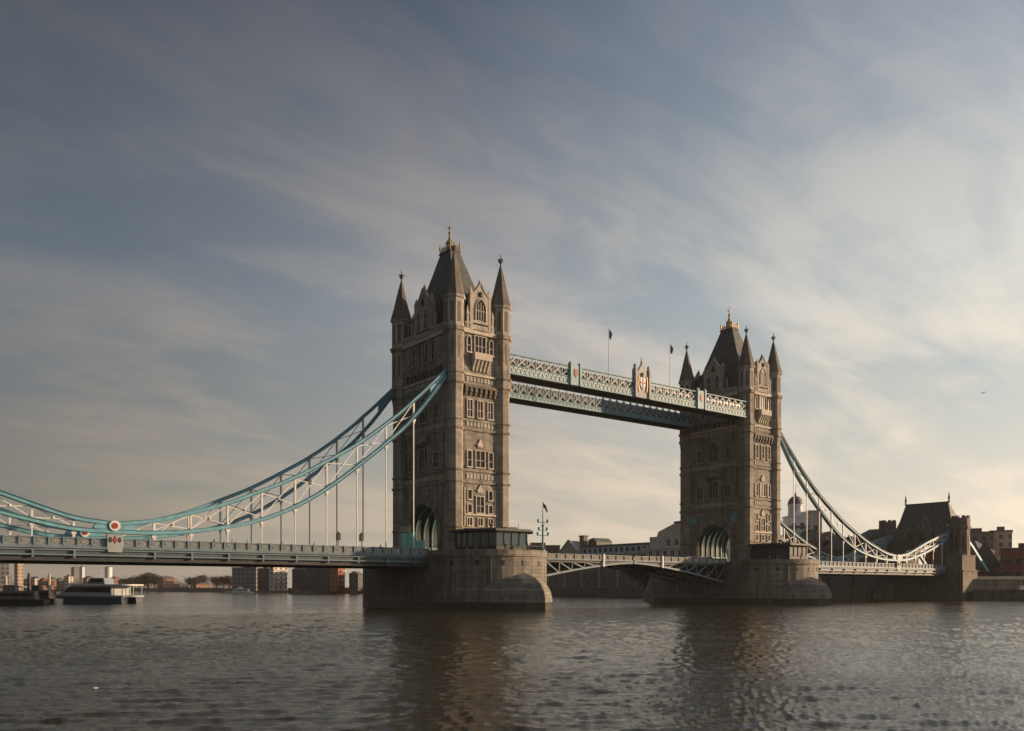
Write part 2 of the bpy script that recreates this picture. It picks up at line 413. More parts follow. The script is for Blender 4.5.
# ------------------------------------------------------------------ windows
WC = {}
def arch_pts(w, z0, z1, n=6, pointed=True):
    """outline from bottom left up and over to bottom right; z1 is the crown"""
    h = w / 2
    if pointed:
        zs = z1 - w * 0.80
        r = (h * h + (z1 - zs) ** 2) / (2 * h)
        L_ = []
        for i in range(n + 1):
            zz = zs + (z1 - zs) * i / n
            x = -h + (r - math.sqrt(max(0, r * r - (zz - zs) ** 2)))
            L_.append((x, zz))
    else:
        zs = z1 - h
        L_ = [(-h * math.cos(math.pi / 2 * i / n), zs + h * math.sin(math.pi / 2 * i / n)) for i in range(n + 1)]
    return [(-h, z0)] + L_ + [(-x, z) for x, z in reversed(L_[:-1])] + [(h, z0)]
def rect_pts(w, z0, z1): return [(-w/2, z0), (-w/2, z1), (w/2, z1), (w/2, z0)]
def window_meshes(w, h, kind, cols, rows, fm=None):
    key = (w, h, kind, cols, rows, fm.name if fm else '')
    if key in WC: return WC[key]
    fm = fm or DRESS
    f = MB(); e = 0.15
    if kind == 'arch': o, i = arch_pts(w + 2 * e, -e, h + e), arch_pts(w, 0, h)
    else: o, i = rect_pts(w + 2 * e, -e, h + e), rect_pts(w, 0, h)
    f.ring(o, i, 'y', -0.22, 0.3)
    f.box(-w/2 - e - .05, w/2 + e + .05, -0.34, -0.0, -e - 0.06, -0.002)
    hh = h * (0.86 if kind == 'arch' else 1.0)
    for k in range(1, cols): f.box(-w/2 + w*k/cols - .06, -w/2 + w*k/cols + .06, -0.15, 0.0, 0.002, hh)
    for k in range(1, rows): f.box(-w/2 + .003, w/2 - .003, -0.13, 0.0, h*k/rows*0.85 - .05, h*k/rows*0.85 + .05)
    p = MB(); p.prism(list(reversed(i)), 'y', -0.03, 0.05)
    WC[key] = (f.mesh('window', fm), p.mesh('pane', GLASS))
    return WC[key]
def window(parent, loc, face, w, h, kind='rect', cols=2, rows=2, fm=None):
    rz = {'w': 0, 'n': -math.pi/2, 's': math.pi/2, 'e': math.pi}[face] if isinstance(face, str) else face
    a, b = window_meshes(w, h, kind, cols, rows, fm)
    o = link('window', a, parent, loc, rz); link('pane', b, o)
    return o
def single_window(parent, loc, rz, w, h, kind='arch'):
    f = MB(); e = 0.16
    fn = arch_pts if kind == 'arch' else rect_pts
    o, i = fn(w + 2*e, -e, h + e), fn(w, 0, h)
    f.ring(o, i, 'y', -0.18, 0.2); f.box(-.06, .06, -0.12, 0, 0, h*.86)
    if w > 1.6:
        for s in (-1, 1): f.box(s*w/4-.05, s*w/4+.05, -0.12, 0, 0, h*.75)
    f.box(-w/2, w/2, -0.10, 0, h*.42, h*.42 + .1)
    f.cur = 1; f.prism(list(reversed(i)), 'y', -0.03, 0.05)
    return f.build('window', [DRESS, GLASS], parent, loc, rz)

# ------------------------------------------------------------------ towers
A, B = 5.18, 9.1          # turret centres
D = 82.3                  # tower spacing
OCT = R(22.5)
def build_tower(ox, label, far):
    T = thing('bridge_tower', (ox, 0, 9.7), label, 'tower', 'gothic bridge towers')
    zo = -9.7
    def z(v): return v + zo
    wx, wy = 5.75, 9.75
    # body with the road arch through it
    def archway(hw, zs, zt, n=9):
        pts = []
        r = (hw*hw + (zt-zs)**2) / (2*hw)
        for i in range(n + 1):
            zz = zs + (zt - zs) * i / n
            pts.append((-hw + (r - math.sqrt(max(0, r*r - (zz-zs)**2))), z(zz)))
        return pts + [(-y, zz) for y, zz in reversed(pts[:-1])]
    a_in = archway(5.0, 13.6, 19.0)
    out = [(-wy, z(9.5))] + [(-wy, z(50.0)), (wy, z(50.0)), (wy, z(9.5)), (5.0, z(9.5))] + list(reversed(a_in)) + [(-5.0, z(9.5))]
    mb = MB(); mb.prism(out, 'x', -wx, wx); mb.build('wall', STONE, T)
    # recessed look: moulded arch orders round the opening on both ends
    for s in (-1, 1):
        mb = MB()
        o1 = [(-6.1, z(9.7))] + archway(6.1, 13.6, 20.4) + [(6.1, z(9.7))]
        i1 = [(-5.15, z(9.7))] + archway(5.15, 13.6, 19.2) + [(5.15, z(9.7))]
        x0, x1 = (-wx - 0.35, -wx - .003) if s < 0 else (wx + .003, wx + 0.35)
        mb.ring(o1, i1, 'x', x0, x1)
        mb.build('arch_moulding', STONE, T)
    # painted steel ribs inside the arch
    mb = MB()
    for k in range(6):
        x = -4.6 + k * 1.84
        o1 = [(-4.98, z(9.6))] + [(y*0.995, q-0.02) for y, q in a_in] + [(4.98, z(9.6))]
        i1 = [(-4.66, z(9.6))] + [(y*0.93, q-0.35) for y, q in a_in] + [(4.66, z(9.6))]
        mb.ring(o1, i1, 'x', x - 0.13, x + 0.13)
    for s in (-1, 1): mb.box(-5.2, 5.2, s*4.86-.06, s*4.86+.06, z(9.6), z(11.4))
    mb.build('portal_rib', TEAL, T)
    mb = MB()
    o1 = [(-4.99, z(9.62))] + [(y*0.998, q-0.01) for y, q in a_in] + [(4.99, z(9.62))]
    i1 = [(-4.9, z(9.62))] + [(y*0.98, q-0.09) for y, q in a_in] + [(4.9, z(9.62))]
    mb.ring(o1, i1, 'x', -5.3, 5.3); mb.build('portal_shade_lining', DARK, T)  # dark lining added to darken the stone tunnel, shade put into colour
    # string courses on the walls
    for zz, hh, pr in ((14.6, .25, .16), (22.8, .38, .25), (24.8, .3, .22), (32.2, .38, .25), (33.75, .3, .22), (40.2, .3, .22), (42.05, .38, .28), (49.8, .6, .45)):
        mb = MB()
        if zz < 20:
            for s in (-1, 1):
                mb.box(-wx - pr, wx + pr, min(s*5.8, s*(wy + pr)), max(s*5.8, s*(wy + pr)), z(zz - hh), z(zz))
        else: mb.box(-wx - pr, wx + pr, -wy - pr, wy + pr, z(zz - hh), z(zz))
        mb.build('string_course', DRESS if zz in (49.8, 42.05) else STONE, T)
    # machicolation corbels under the upper stages
    mb = MB()
    for s in (-1, 1):
        for k in range(7):
            x = -3.2 + k * 1.067
            mb.box(x - .25, x + .25, min(s*wy, s*(wy+.6)), max(s*wy, s*(wy+.6)), z(38.7), z(39.5))
            mb.box(x - .2, x + .2, min(s*wy, s*(wy+.35)), max(s*wy, s*(wy+.35)), z(38.1), z(38.7))
        mb.box(-3.6, 3.6, min(s*wy, s*(wy+.7)), max(s*wy, s*(wy+.7)), z(39.5), z(40.0))
        for k in range(9):
            y = -5.6 + k * 1.4
            mb.box(min(s*wx, s*(wx+.55)), max(s*wx, s*(wx+.55)), y - .28, y + .28, z(42.5), z(43.3))
        mb.box(min(s*wx, s*(wx+.6)), max(s*wx, s*(wx+.6)), -6.2, 6.2, z(43.3), z(43.65))
    mb.build('corbel_table', LEAD, T)
    # four corner turrets
    for sx in (-1, 1):
        for sy in (-1, 1):
            cx, cy = sx * A, sy * B
            tw = MB()
            tw.lathe([(2.15, z(9.6)), (2.15, z(11.2)), (1.68, z(11.7)), (1.64, z(38.3)), (1.86, z(40.0)), (1.84, z(49.5))], cx, cy, 8, OCT)
            for zz, hh, r in ((14.61, .3, 1.98), (22.81, .4, 2.02), (24.81, .32, 1.98), (32.21, .4, 2.02), (33.76, .32, 1.98), (40.21, .34, 2.2), (42.06, .4, 2.22), (49.82, .7, 2.3)):
                tw.lathe([(r - .22, z(zz - hh)), (r - .08, z(zz - hh * .4)), (r - .08, z(zz))], cx, cy, 8, OCT)
            t = tw.build('turret', TSTONE, T)
            up = MB(); up.lathe([(1.84, z(49.4)), (1.84, z(55.0))], cx, cy, 8, OCT); up.lathe([(2.05, z(54.9)), (2.15, z(55.1)), (2.15, z(55.3))], cx, cy, 8, OCT)
            up.build('turret_top', LSTONE, t)
            sp = MB()
            prof = [(2.12, z(55.3)), (1.95, z(56.0)), (1.5, z(57.6)), (0.95, z(60.0)), (0.22, z(62.9))]
            sp.lathe(prof, cx, cy, 8, OCT); sp.build('spire', LEAD, t)
            fi = MB()
            fi.lathe([(0.16, z(62.8)), (0.14, z(63.5)), (0.42, z(63.75)), (0.14, z(64.0)), (0.06, z(65.2))], cx, cy, 8)
            fi.box(cx - .6, cx + .6, cy - .09, cy + .09, z(64.05), z(64.28)); fi.box(cx - .09, cx + .09, cy - .6, cy + .6, z(64.06), z(64.27))
            fi.build('finial', LEAD, t)
            sl_ = MB()
            for k in range(8):
                a = k * math.pi / 4
                nx, ny = math.cos(a), math.sin(a)
                p = Vector((cx + nx * 1.70, cy + ny * 1.70, 0)); tx = Vector((-ny, nx, 0))
                for zz0, zz1, w in ((50.6, 54.2, .34), (44.4, 48.2, .2)):
                    q = p
                    v = [q - tx*w + Vector((0,0,z(zz0))), q + tx*w + Vector((0,0,z(zz0))), q + tx*w + Vector((0,0,z(zz1))), q - tx*w + Vector((0,0,z(zz1)))]
                    nn = Vector((nx, ny, 0)) * .03
                    sl_.add([w_ + nn for w_ in v] + [w_ - nn for w_ in v], [(0,1,2,3),(7,6,5,4),(0,4,5,1),(1,5,6,2),(2,6,7,3),(3,7,4,0)])
            sl_.build('slit_panel', LEAD, t)
    # pierced parapet at the roof foot
    mb = MB()
    for s in (-1, 1):
        for q in (0, 1):
            r0, r1 = (z(49.8), z(50.05)) if q == 0 else (z(50.95), z(51.2))
            mb.box(-A + 1.9, A - 1.9, min(s*(wy-.1), s*(wy+.25)), max(s*(wy-.1), s*(wy+.25)), r0, r1)
            mb.box(min(s*(wx-.1), s*(wx+.25)), max(s*(wx-.1), s*(wx+.25)), -B + 1.9, B - 1.9, r0, r1)
        k = -B + 2.1
        while k < B - 2.0:
            mb.box(min(s*wx, s*(wx+.15)), max(s*wx, s*(wx+.15)), k - .14, k + .14, z(50.05), z(50.95)); k += .62
        k = -A + 2.1
        while k < A - 2.0:
            mb.box(k - .14, k + .14, min(s*wy, s*(wy+.15)), max(s*wy, s*(wy+.15)), z(50.05), z(50.95)); k += .62
    mb.build('parapet', DRESS, T)
    # steep slate roof with platform and gilded cresting
    mb = MB()
    lv = [(4.95, 8.6, 50.0), (4.6, 7.9, 51.4), (3.5, 6.1, 56.0), (2.5, 4.35, 60.3), (1.62, 2.8, 64.2), (1.05, 1.8, 66.8)]
    mb.loft([[(-x, -y, z(h)), (x, -y, z(h)), (x, y, z(h)), (-x, y, z(h))] for x, y, h in lv])
    roof = mb.build('roof', SLATE, T)
    mb = MB()
    mb.box(-1.25, 1.25, -1.95, 1.95, z(66.8), z(67.05)); mb.box(-1.1, 1.1, -1.8, 1.8, z(67.05), z(67.3))
    mb.build('roof_platform', LEAD, roof)
    mb = MB()
    n = 0
    for s in (-1, 1):
        for k in range(5):
            x = -1.05 + k * .525; mb.lathe([(.05, z(67.3)), (.17, z(67.8)), (.05, z(68.05)), (.02, z(68.6))], x, s*1.75, 6)
        for k in range(1, 6):
            y = -1.75 + k * .583; mb.lathe([(.05, z(67.3)), (.17, z(67.8)), (.05, z(68.05)), (.02, z(68.6))], s*1.05, y, 6)
        mb.box(-1.08, 1.08, s*1.75-.04, s*1.75+.04, z(67.55), z(67.65)); mb.box(s*1.05-.04, s*1.05+.04, -1.7, 1.7, z(67.551), z(67.651))
        for t_ in (-1, 1): mb.lathe([(.09, z(67.3)), (.24, z(68.2)), (.08, z(68.5)), (.03, z(69.4))], s*1.05, t_*1.75, 6)
    mb.build('cresting', GOLD if far else DGOLD, roof)
    mb = MB()
    mb.lathe([(.75, z(67.3)), (.62, z(68.4)), (.85, z(68.9)), (.35, z(69.6)), (.16, z(70.4)), (.34, z(70.8)), (.12, z(71.1)), (.06, z(72.9))], 0, 0, 8)
    mb.box(-.5, .5, -.06, .06, z(71.7), z(71.86)); mb.box(-.06, .06, -.5, .5, z(71.71), z(71.85))
    mb.build('finial', GOLD if far else DGOLD, roof)
    # gabled dormers, one to each face
    def dormer(face, half, hw, ztop, zsh, depth, nwin):
        rz = {'w': 0, 'n': -math.pi/2, 's': math.pi/2, 'e': math.pi}[face]
        g = MB()
        pts = [(-hw, z(49.9)), (-hw, z(zsh)), (-hw*.78, z(zsh + .15)), (-hw*.45, z(zsh + (ztop-zsh)*.38)), (0, z(ztop)),
               (hw*.45, z(zsh + (ztop-zsh)*.38)), (hw*.78, z(zsh + .15)), (hw, z(zsh)), (hw, z(49.9))]
        g.prism(list(reversed(pts)), 'y', -0.15, 0.75)
        for s in (-1, 1):      # shoulder pinnacles
            g.lathe([(.42, z(49.9)), (.42, z(zsh + .1)), (.5, z(zsh + .25)), (.05, z(zsh + 1.5))], s*(hw - .1), .1, 4, R(45))
        g.lathe([(.16, z(ztop - .3)), (.3, z(ztop + .2)), (.05, z(ztop + .9))], 0, .2, 6)
        # coping along the gable
        q = pts[1:8]
        for a_, b_ in zip(q, q[1:]): g.bar((a_[0], .12, a_[1] + .12), (b_[0], .12, b_[1] + .12), .75, .26)
        d = g.build('dormer', LSTONE, T, None, rz)
        d.location = {'w': (0, -half, 0), 'e': (0, half, 0), 'n': (-half, 0, 0), 's': (half, 0, 0)}[face]
        r = MB()
        r.prism([(hw*.93, z(50)), (hw*.93, z(zsh - .3)), (0, z(ztop - .7)), (-hw*.93, z(zsh - .3)), (-hw*.93, z(50))], 'y', .75, depth)
        r.build('dormer_roof', SLATE, d)
        if nwin == 1:
            single_window(d, (0, -.18, z(51.9)), 0, 2.1, 3.7)
        else:
            single_window(d, (-1.25, -.18, z(51.6)), 0, 1.2, 3.3); single_window(d, (1.25, -.18, z(51.6)), 0, 1.2, 3.3)
        o = MB(); o.prism(list(reversed(arch_pts(1.0, z(55.9), z(57.3)))), 'y', -.24, -.151) if nwin == 2 else o.lathe([(.42, z(56.1)), (.42, z(56.9))], 0, -.05, 8)
        o.build('carved_panel', SOFF, d)
    dormer('w', wy + .1, 2.1, 58.4, 56.2, 5.5, 1); dormer('e', wy + .1, 2.1, 58.4, 56.2, 5.5, 1)
    dormer('n', wx + .1, 2.75, 59.0, 56.3, 4.0, 2); dormer('s', wx + .1, 2.75, 59.0, 56.3, 4.0, 2)
    # windows, river faces
    for f, s in (('w', -1), ('e', 1)):
        y = s * wy
        window(T, (0, y, z(45.9)), f, 2.3, 3.0, 'rect', 3, 2)
        for k in (-1, 1): window(T, (k*2.45, y, z(45.9)), f, .75, 2.8, 'arch', 1, 2)
        for k in (-1, 0, 1): window(T, (k*2.25, y, z(34.3)), f, 1.05, 3.0, 'rect', 2, 2)
        window(T, (0, y, z(25.4)), f, 1.9, 2.9, 'rect', 2, 2)
        for k in (-1, 1): window(T, (k*2.35, y, z(25.4)), f, .85, 2.8, 'rect', 1, 2)
        window(T, (0, y, z(17.2)), f, 1.6, 2.9, 'rect', 2, 2)
        for k in (-1, 1):
            window(T, (k*2.3, y, z(19.6)), f, .8, 1.6, 'rect', 1, 1)
            window(T, (k*2.3, y, z(17.2)), f, .8, 1.4, 'rect', 1, 1)
        for k in (-1, 0, 1): window(T, (k*2.3, y, z(14.9)), f, 1.0, 1.3, 'rect', 2, 1)
        # crested label stones over the middle windows
        mb = MB()
        yy = (lambda a, b: (min(s*(wy+a), s*(wy+b)), max(s*(wy+a), s*(wy+b))))
        for zz in (29.0, 20.8):
            y0, y1 = yy(.0, .25)
            mb.prism([(-.55, z(zz)), (.55, z(zz)), (.55, z(zz+.5)), (0, z(zz+1.5)), (-.55, z(zz+.5))], 'y', y0, y1)
            mb.box(-.75, .75, y0 if s > 0 else y0 - .08, y1 + .08 if s > 0 else y1, z(zz+.35), z(zz+.55))
        y0, y1 = yy(.0, .3); mb.box(-3.5, 3.5, y0, y1, z(16.65), z(16.98))
        y0, y1 = yy(.0, .18)
        for k in (-1, 1): mb.box(k*3.35-.12, k*3.35+.12, y0, y1, z(14.7), z(21.6))
        mb.build('stone_dressing', DRESS, T)
        # bay balcony
        mb = MB(); y0, y1 = yy(0, 1.25)
        mb.box(-1.9, 1.9, y0, y1, z(44.5), z(44.75)); 
        y0, y1 = yy(1.05, 1.25); mb.box(-1.9, 1.9, y0, y1, z(44.75), z(45.75))
        for k in (-1, 1): y0, y1 = yy(0, 1.05); mb.box(k*1.8-.1, k*1.8+.1, y0, y1, z(44.75), z(45.72))
        for k in range(5):
            x = -1.6 + k*.8
            mb.prism([(s*wy, z(42.5)), (s*(wy+.25), z(42.6)), (s*(wy+.5), z(43.3)), (s*(wy+1.15), z(44.5)), (s*wy, z(44.5))], 'x', x-.17, x+.17)
        mb.build('balcony', DRESS, T)
    # windows, road faces
    for f, s in (('n', -1), ('s', 1)):
        x = s * wx
        for k in range(4): window(T, (x, -3.3 + k*2.2, z(45.2)), f, .95, 3.4, 'rect', 1, 2, LSTONE)
        window(T, (x, 0, z(34.2)), f, 2.7, 4.6, 'arch', 3, 2, LSTONE)
        for k in (-1, 1): window(T, (x, k*4.4, z(34.5)), f, 1.3, 2.7, 'rect', 2, 2, LSTONE)
        window(T, (x, 0, z(25.4)), f, 2.7, 3.9, 'rect', 3, 2, LSTONE)
        for k in (-1, 1): window(T, (x, k*4.3, z(25.5)), f, 1.8, 2.7, 'rect', 2, 2, LSTONE)
        mb = MB()
        xx = (lambda a, b: (min(s*(wx+a), s*(wx+b)), max(s*(wx+a), s*(wx+b))))
        x0, x1 = xx(0, .9); mb.box(x0, x1, -2.3, 2.3, z(30.3), z(30.6))
        x0, x1 = xx(.7, .9); mb.box(x0, x1, -2.3, 2.3, z(30.6), z(31.6))
        for k in range(5):
            x0, x1 = xx(0, .65); mb.box(x0, x1, -1.9+k*.95-.15, -1.9+k*.95+.15, z(29.7), z(30.3))
        mb.build('balcony', STONE, T)
        for k in ((-1, 1) if far else ()):       # painted shields over the arch
            mb = MB(); x0, x1 = xx(0, .3)
            mb.prism([(k*6.3+.95*math.cos(t*math.pi/8), z(20.2)+1.1*math.sin(t*math.pi/8)) for t in range(16)], 'x', x0, x1); mb.prism([(k*6.3+.5*math.cos(t*math.pi/8), z(20.2)+.6*math.sin(t*math.pi/8)) for t in range(16)], 'x', x0-.1, x1+.1)
            mb.build('painted_shield', BLUE, T)
    # chimney stacks, corner pinnacles and a carved frieze
    for cx_ in (-3.0, 3.0):
        for cy_ in (-6.6, 6.6):
            mb = MB(); mb.box(cx_-.5, cx_+.5, cy_-.7, cy_+.7, z(49.9), z(55.2)); mb.box(cx_-.65, cx_+.65, cy_-.85, cy_+.85, z(55.2), z(55.6))
            for q in (-.35, .35): mb.lathe([(.2, z(55.6)), (.16, z(56.4))], cx_, cy_+q, 6)
            mb.build('chimney', LEAD, T)
    for s in (-1, 1):
        for k in (-1, 1):
            for px_, py_ in ((s*(wx+.05), k*4.0), (k*2.75, s*(wy+.05))):
                mb = MB(); mb.lathe([(.3, z(50)), (.3, z(52.4)), (.42, z(52.6)), (.04, z(54.2))], px_, py_, 4, R(45)); mb.build('pinnacle', LSTONE, T)
        for zz in (23.1, 32.45, 40.5):
            mb = MB(); mb.box(min(s*wx, s*(wx+.05)), max(s*wx, s*(wx+.05)), -7.0, 7.0, z(zz+.2), z(zz+.95))
            for i in range(16):
                y_ = -6.9 + 13.8*(i+.5)/16; mb.box(min(s*wx, s*(wx+.14)), max(s*wx, s*(wx+.14)), y_-.28, y_+.28, z(zz+.15), z(zz+1.0))
            mb.build('carved_frieze', LSTONE, T)
            mb = MB(); mb.box(-3.1, 3.1, min(s*wy, s*(wy+.05)), max(s*wy, s*(wy+.05)), z(zz+.2), z(zz+.95))
            for i in range(8):
                x_ = -3.1 + 6.2*(i+.5)/8; mb.box(x_-.26, x_+.26, min(s*wy, s*(wy+.14)), max(s*wy, s*(wy+.14)), z(zz+.15), z(zz+1.0))
            mb.build('carved_frieze', LSTONE, T)
    # pilaster buttress strips beside the turrets on road faces
    mb = MB()
    for s in (-1, 1):
        for k in (-1, 1): mb.box(min(s*wx, s*(wx+.3)), max(s*wx, s*(wx+.3)), k*6.6-.3, k*6.6+.3, z(25.1), z(31.8))
    mb.build('buttress', STONE, T)
    return T
build_tower(0, 'nearer and larger tower on the left, chains rising to its top', False)
build_tower(D, 'farther and smaller stone tower right of the high walkways', True)

# ------------------------------------------------------------------ piers
def pier_outline(r=10.65, yc=12.0, n=16):
    p = []
    for i in range(n + 1):
        a = math.pi * i / n; p.append((r * math.cos(a), yc + r * math.sin(a)))
    for i in range(n + 1):
        a = math.pi + math.pi * i / n; p.append((r * math.cos(a), -yc + r * math.sin(a)))
    return p
def build_pier(ox, label):
    T = thing('bridge_pier', (ox, 0, 0), label, 'bridge pier', 'granite river piers')
    mb = MB(); mb.prism(pier_outline(), 'z', 1.3, 9.4); mb.build('pier_body', GRAN, T)
    mb = MB(); mb.prism(pier_outline(10.70), 'z', -2, 1.3); mb.build('tide_band', WET, T)
    mb = MB(); mb.prism(pier_outline(10.95), 'z', 9.05, 9.35); mb.build('string_course', GRAN, T)
    mb = MB(); mb.prism(pier_outline(10.3), 'z', 9.4, 9.72); mb.build('paving', ROAD, T)
    # parapet round the two ends
    for s in (-1, 1):
        o, i = [], []
        for k in range(21):
            a = math.pi * k / 20
            o.append((10.75 * math.cos(a), s * (12.0 + 10.75 * math.sin(a)))); i.append((10.25 * math.cos(a), s * (12.0 + 10.25 * math.sin(a))))
        o = [(10.75, s * 9.3)] + o + [(-10.75, s * 9.3)]; i = [(10.25, s * 9.3)] + i + [(-10.25, s * 9.3)]
        mb = MB(); mb.ring(o, i, 'z', 9.35, 10.15)
        mb.build('parapet', GRAN, T)
        mb = MB()
        for p, q in zip(o, o[1:]): mb.bar((p[0]*.985, p[1]*.985, 10.85), (q[0]*.985, q[1]*.985, 10.85), .06)
        for p in o[::1]: mb.bar((p[0]*.985, p[1]*.985, 10.1), (p[0]*.985, p[1]*.985, 10.9), .05)
        mb.build('railing', DARK, T)
        # cutwater: pointed plan, vertical foot, then swept back to the drum
        def ogive(w, tip, n=9, z=0):
            h = tip
            c = (w*w - h*h) / (2*w); rad = w - c
            pts = []
            for k in range(n + 1):
                yy = h * k / n
                pts.append((c + math.sqrt(max(0, rad*rad - yy*yy)), yy))
            full = pts + [(-x, y) for x, y in reversed(pts[:-1])]
            return [(x, s * (12 + y), z) for x, y in full]
        rings = [ogive(9.5, 16.25, z=-2), ogive(9.5, 16.2, z=1.3), ogive(9.45, 16.15, z=2.2), ogive(9.2, 15.8, z=3.2), ogive(8.5, 15.0, z=4.3), ogive(7.4, 13.7, z=5.3), ogive(5.6, 12.0, z=5.9), ogive(3.0, 10.5, z=6.2)]
        lo = MB(); lo.loft(rings[:2]); lo.build('tide_band', WET, T)
        up = MB(); up.loft(rings[1:]); up.build('cutwater', GRAN, T)
    # iron access ladder and mooring rings on the upstream side
    mb = MB(); c = R(236); ux, uy = math.cos(c), math.sin(c); tx, ty = -uy, ux
    for q in (-.3, .3): mb.bar((10.8*ux + tx*q, -12 + 10.8*uy + ty*q, -.5), (10.8*ux + tx*q, -12 + 10.8*uy + ty*q, 9.2), .09)
    for k in range(24): mb.bar((10.8*ux - tx*.3, -12 + 10.8*uy - ty*.3, .2 + k*.38), (10.8*ux + tx*.3, -12 + 10.8*uy + ty*.3, .2 + k*.38), .06)
    mb.build('ladder', DARK, T)
    # small square drainage openings
    for a in (200, 225, 248, 270, 292):
        mb = MB(); mb.box(-.35, .35, -.05, .12, -.4, .4)
        c = R(a); mb.build('drain_hole', DARK, T, (10.66 * math.cos(c), -12 + 10.66 * math.sin(c), 7.9), c + math.pi/2)
    return T
P1 = build_pier(0, 'large round-ended granite pier under the nearer left tower')
P2 = build_pier(D, 'round-ended granite pier under the farther right tower')

def build_cabin(ox, label, glass):
    T = thing('control_cabin', (ox, -16, 9.72), label, 'cabin', 'cabins on the pier ends')
    out = [(-7.4, 4.6), (-7.4, -.5), (-4.4, -4.6), (3.2, -4.6), (6.4, -.5), (6.4, 4.6)]
    sc = lambda k: [(x*k, y*k if y < 2 else y) for x, y in out]
    mb = MB(); mb.prism(sc(.86), 'z', 0, 1.0); mb.build('plinth', DARK, T)
    n = len(out); q = sc(.84)
    gm = MB(); gm.prism(q, 'z', 1.0, 3.55); gm.build('glazing', glass, T)
    fr = MB()
    q = sc(.86)
    for a, b in zip(q, q[1:] + q[:1]):
        m = max(1, int(math.hypot(b[0]-a[0], b[1]-a[1]) / 1.4))
        for k in range(m):
            x = a[0] + (b[0]-a[0])*k/m; y = a[1] + (b[1]-a[1])*k/m; fr.bar((x, y, 1.0), (x, y, 3.55), .12)
    for a, b in zip(q, q[1:] + q[:1]): fr.bar((a[0], a[1], 1.03), (b[0], b[1], 1.03), .16); fr.bar((a[0], a[1], 3.5), (b[0], b[1], 3.5), .16)
    fr.build('window_frame', DARK, T)
    mb = MB(); mb.prism(sc(1.06), 'z', 3.6, 3.85); mb.prism(sc(.98), 'z', 3.85, 4.05); mb.prism(sc(.9), 'z', 3.55, 3.6)
    rf = mb.build('roof', DARK, T)
    mb = MB(); mb.box(.5, 2.8, -1.2, .4, 4.05, 4.6); mb.lathe([(.25, 4.05), (.25, 4.7), (.5, 4.8), (.1, 5.1)], -2, 0, 8); mb.lathe([(.05, 4.05), (.04, 5.5)], 4.2, .3, 6)
    mb.build('roof_vent', LEAD, rf)
    return T
build_cabin(0, 'flat-roofed glazed control cabin on the near pier', CGLASS)
build_cabin(D, 'flat-roofed dark control cabin on the far right pier', DARK)

# ------------------------------------------------------------------ chains (stiffened suspension trusses)
XN = [7.0, 13.5, 18.9, 24.3, 29.7, 35.1, 40.5, 45.8, 51.2, 56.4, 61.7]
ZT = [42.0, 35.85, 31.2, 27.25, 24.0, 21.0, 18.55, 16.3, 14.6, 13.2, 12.55]
ZB = [40.9, 33.0, 27.95, 23.6, 19.6, 16.4, 14.15, 12.8, 11.95, 11.5, 11.45]
XS = [61.7, 66.8, 71.8, 77.0, 82.2, 87.4, 92.4]
ZTS = [12.55, 13.2, 14.75, 16.5, 18.0, 19.4, 20.6]
ZBS = [11.45, 11.7, 12.65, 13.9, 15.5, 17.4, 19.4]
def interp(xs, zs, x):
    return float(np.interp(x, xs, zs))
def smoothcurve(xs, zs, n=4):
    # Catmull-Rom
    out = []
    for i in range(len(xs) - 1):
        p0 = i - 1 if i else None; p3 = i + 2 if i + 2 < len(xs) else None
        for k in range(n):
            t = k / n
            def f(a):
                q0 = a[p0] if p0 is not None else 2*a[i] - a[i+1]
                q3 = a[p3] if p3 is not None else 2*a[i+1] - a[i]
                return 0.5 * ((2*a[i]) + (-q0 + a[i+1])*t + (2*q0-5*a[i]+4*a[i+1]-q3)*t*t + (-q0+3*a[i]-3*a[i+1]+q3)*t**3)
            out.append((xs[i] + (xs[i+1]-xs[i]) * t, f(zs)))
    out.append((xs[-1], zs[-1])); return out
def chord(mb, pts, s, h=.5, w=.75):
    rings = []
    for i, (x, z) in enumerate(pts):
        a = pts[max(0, i-1)]; b = pts[min(len(pts)-1, i+1)]
        d = Vector((b[0]-a[0], 0, b[1]-a[1])).normalized(); n_ = Vector((-d.z, 0, d.x)) * h/2
        c = Vector((x, 0, z))
        rings.append([(s*(c-n_).x, -w/2, (c-n_).z), (s*(c+n_).x, -w/2, (c+n_).z), (s*(c+n_).x, w/2, (c+n_).z), (s*(c-n_).x, w/2, (c-n_).z)])
    mb.loft(rings)
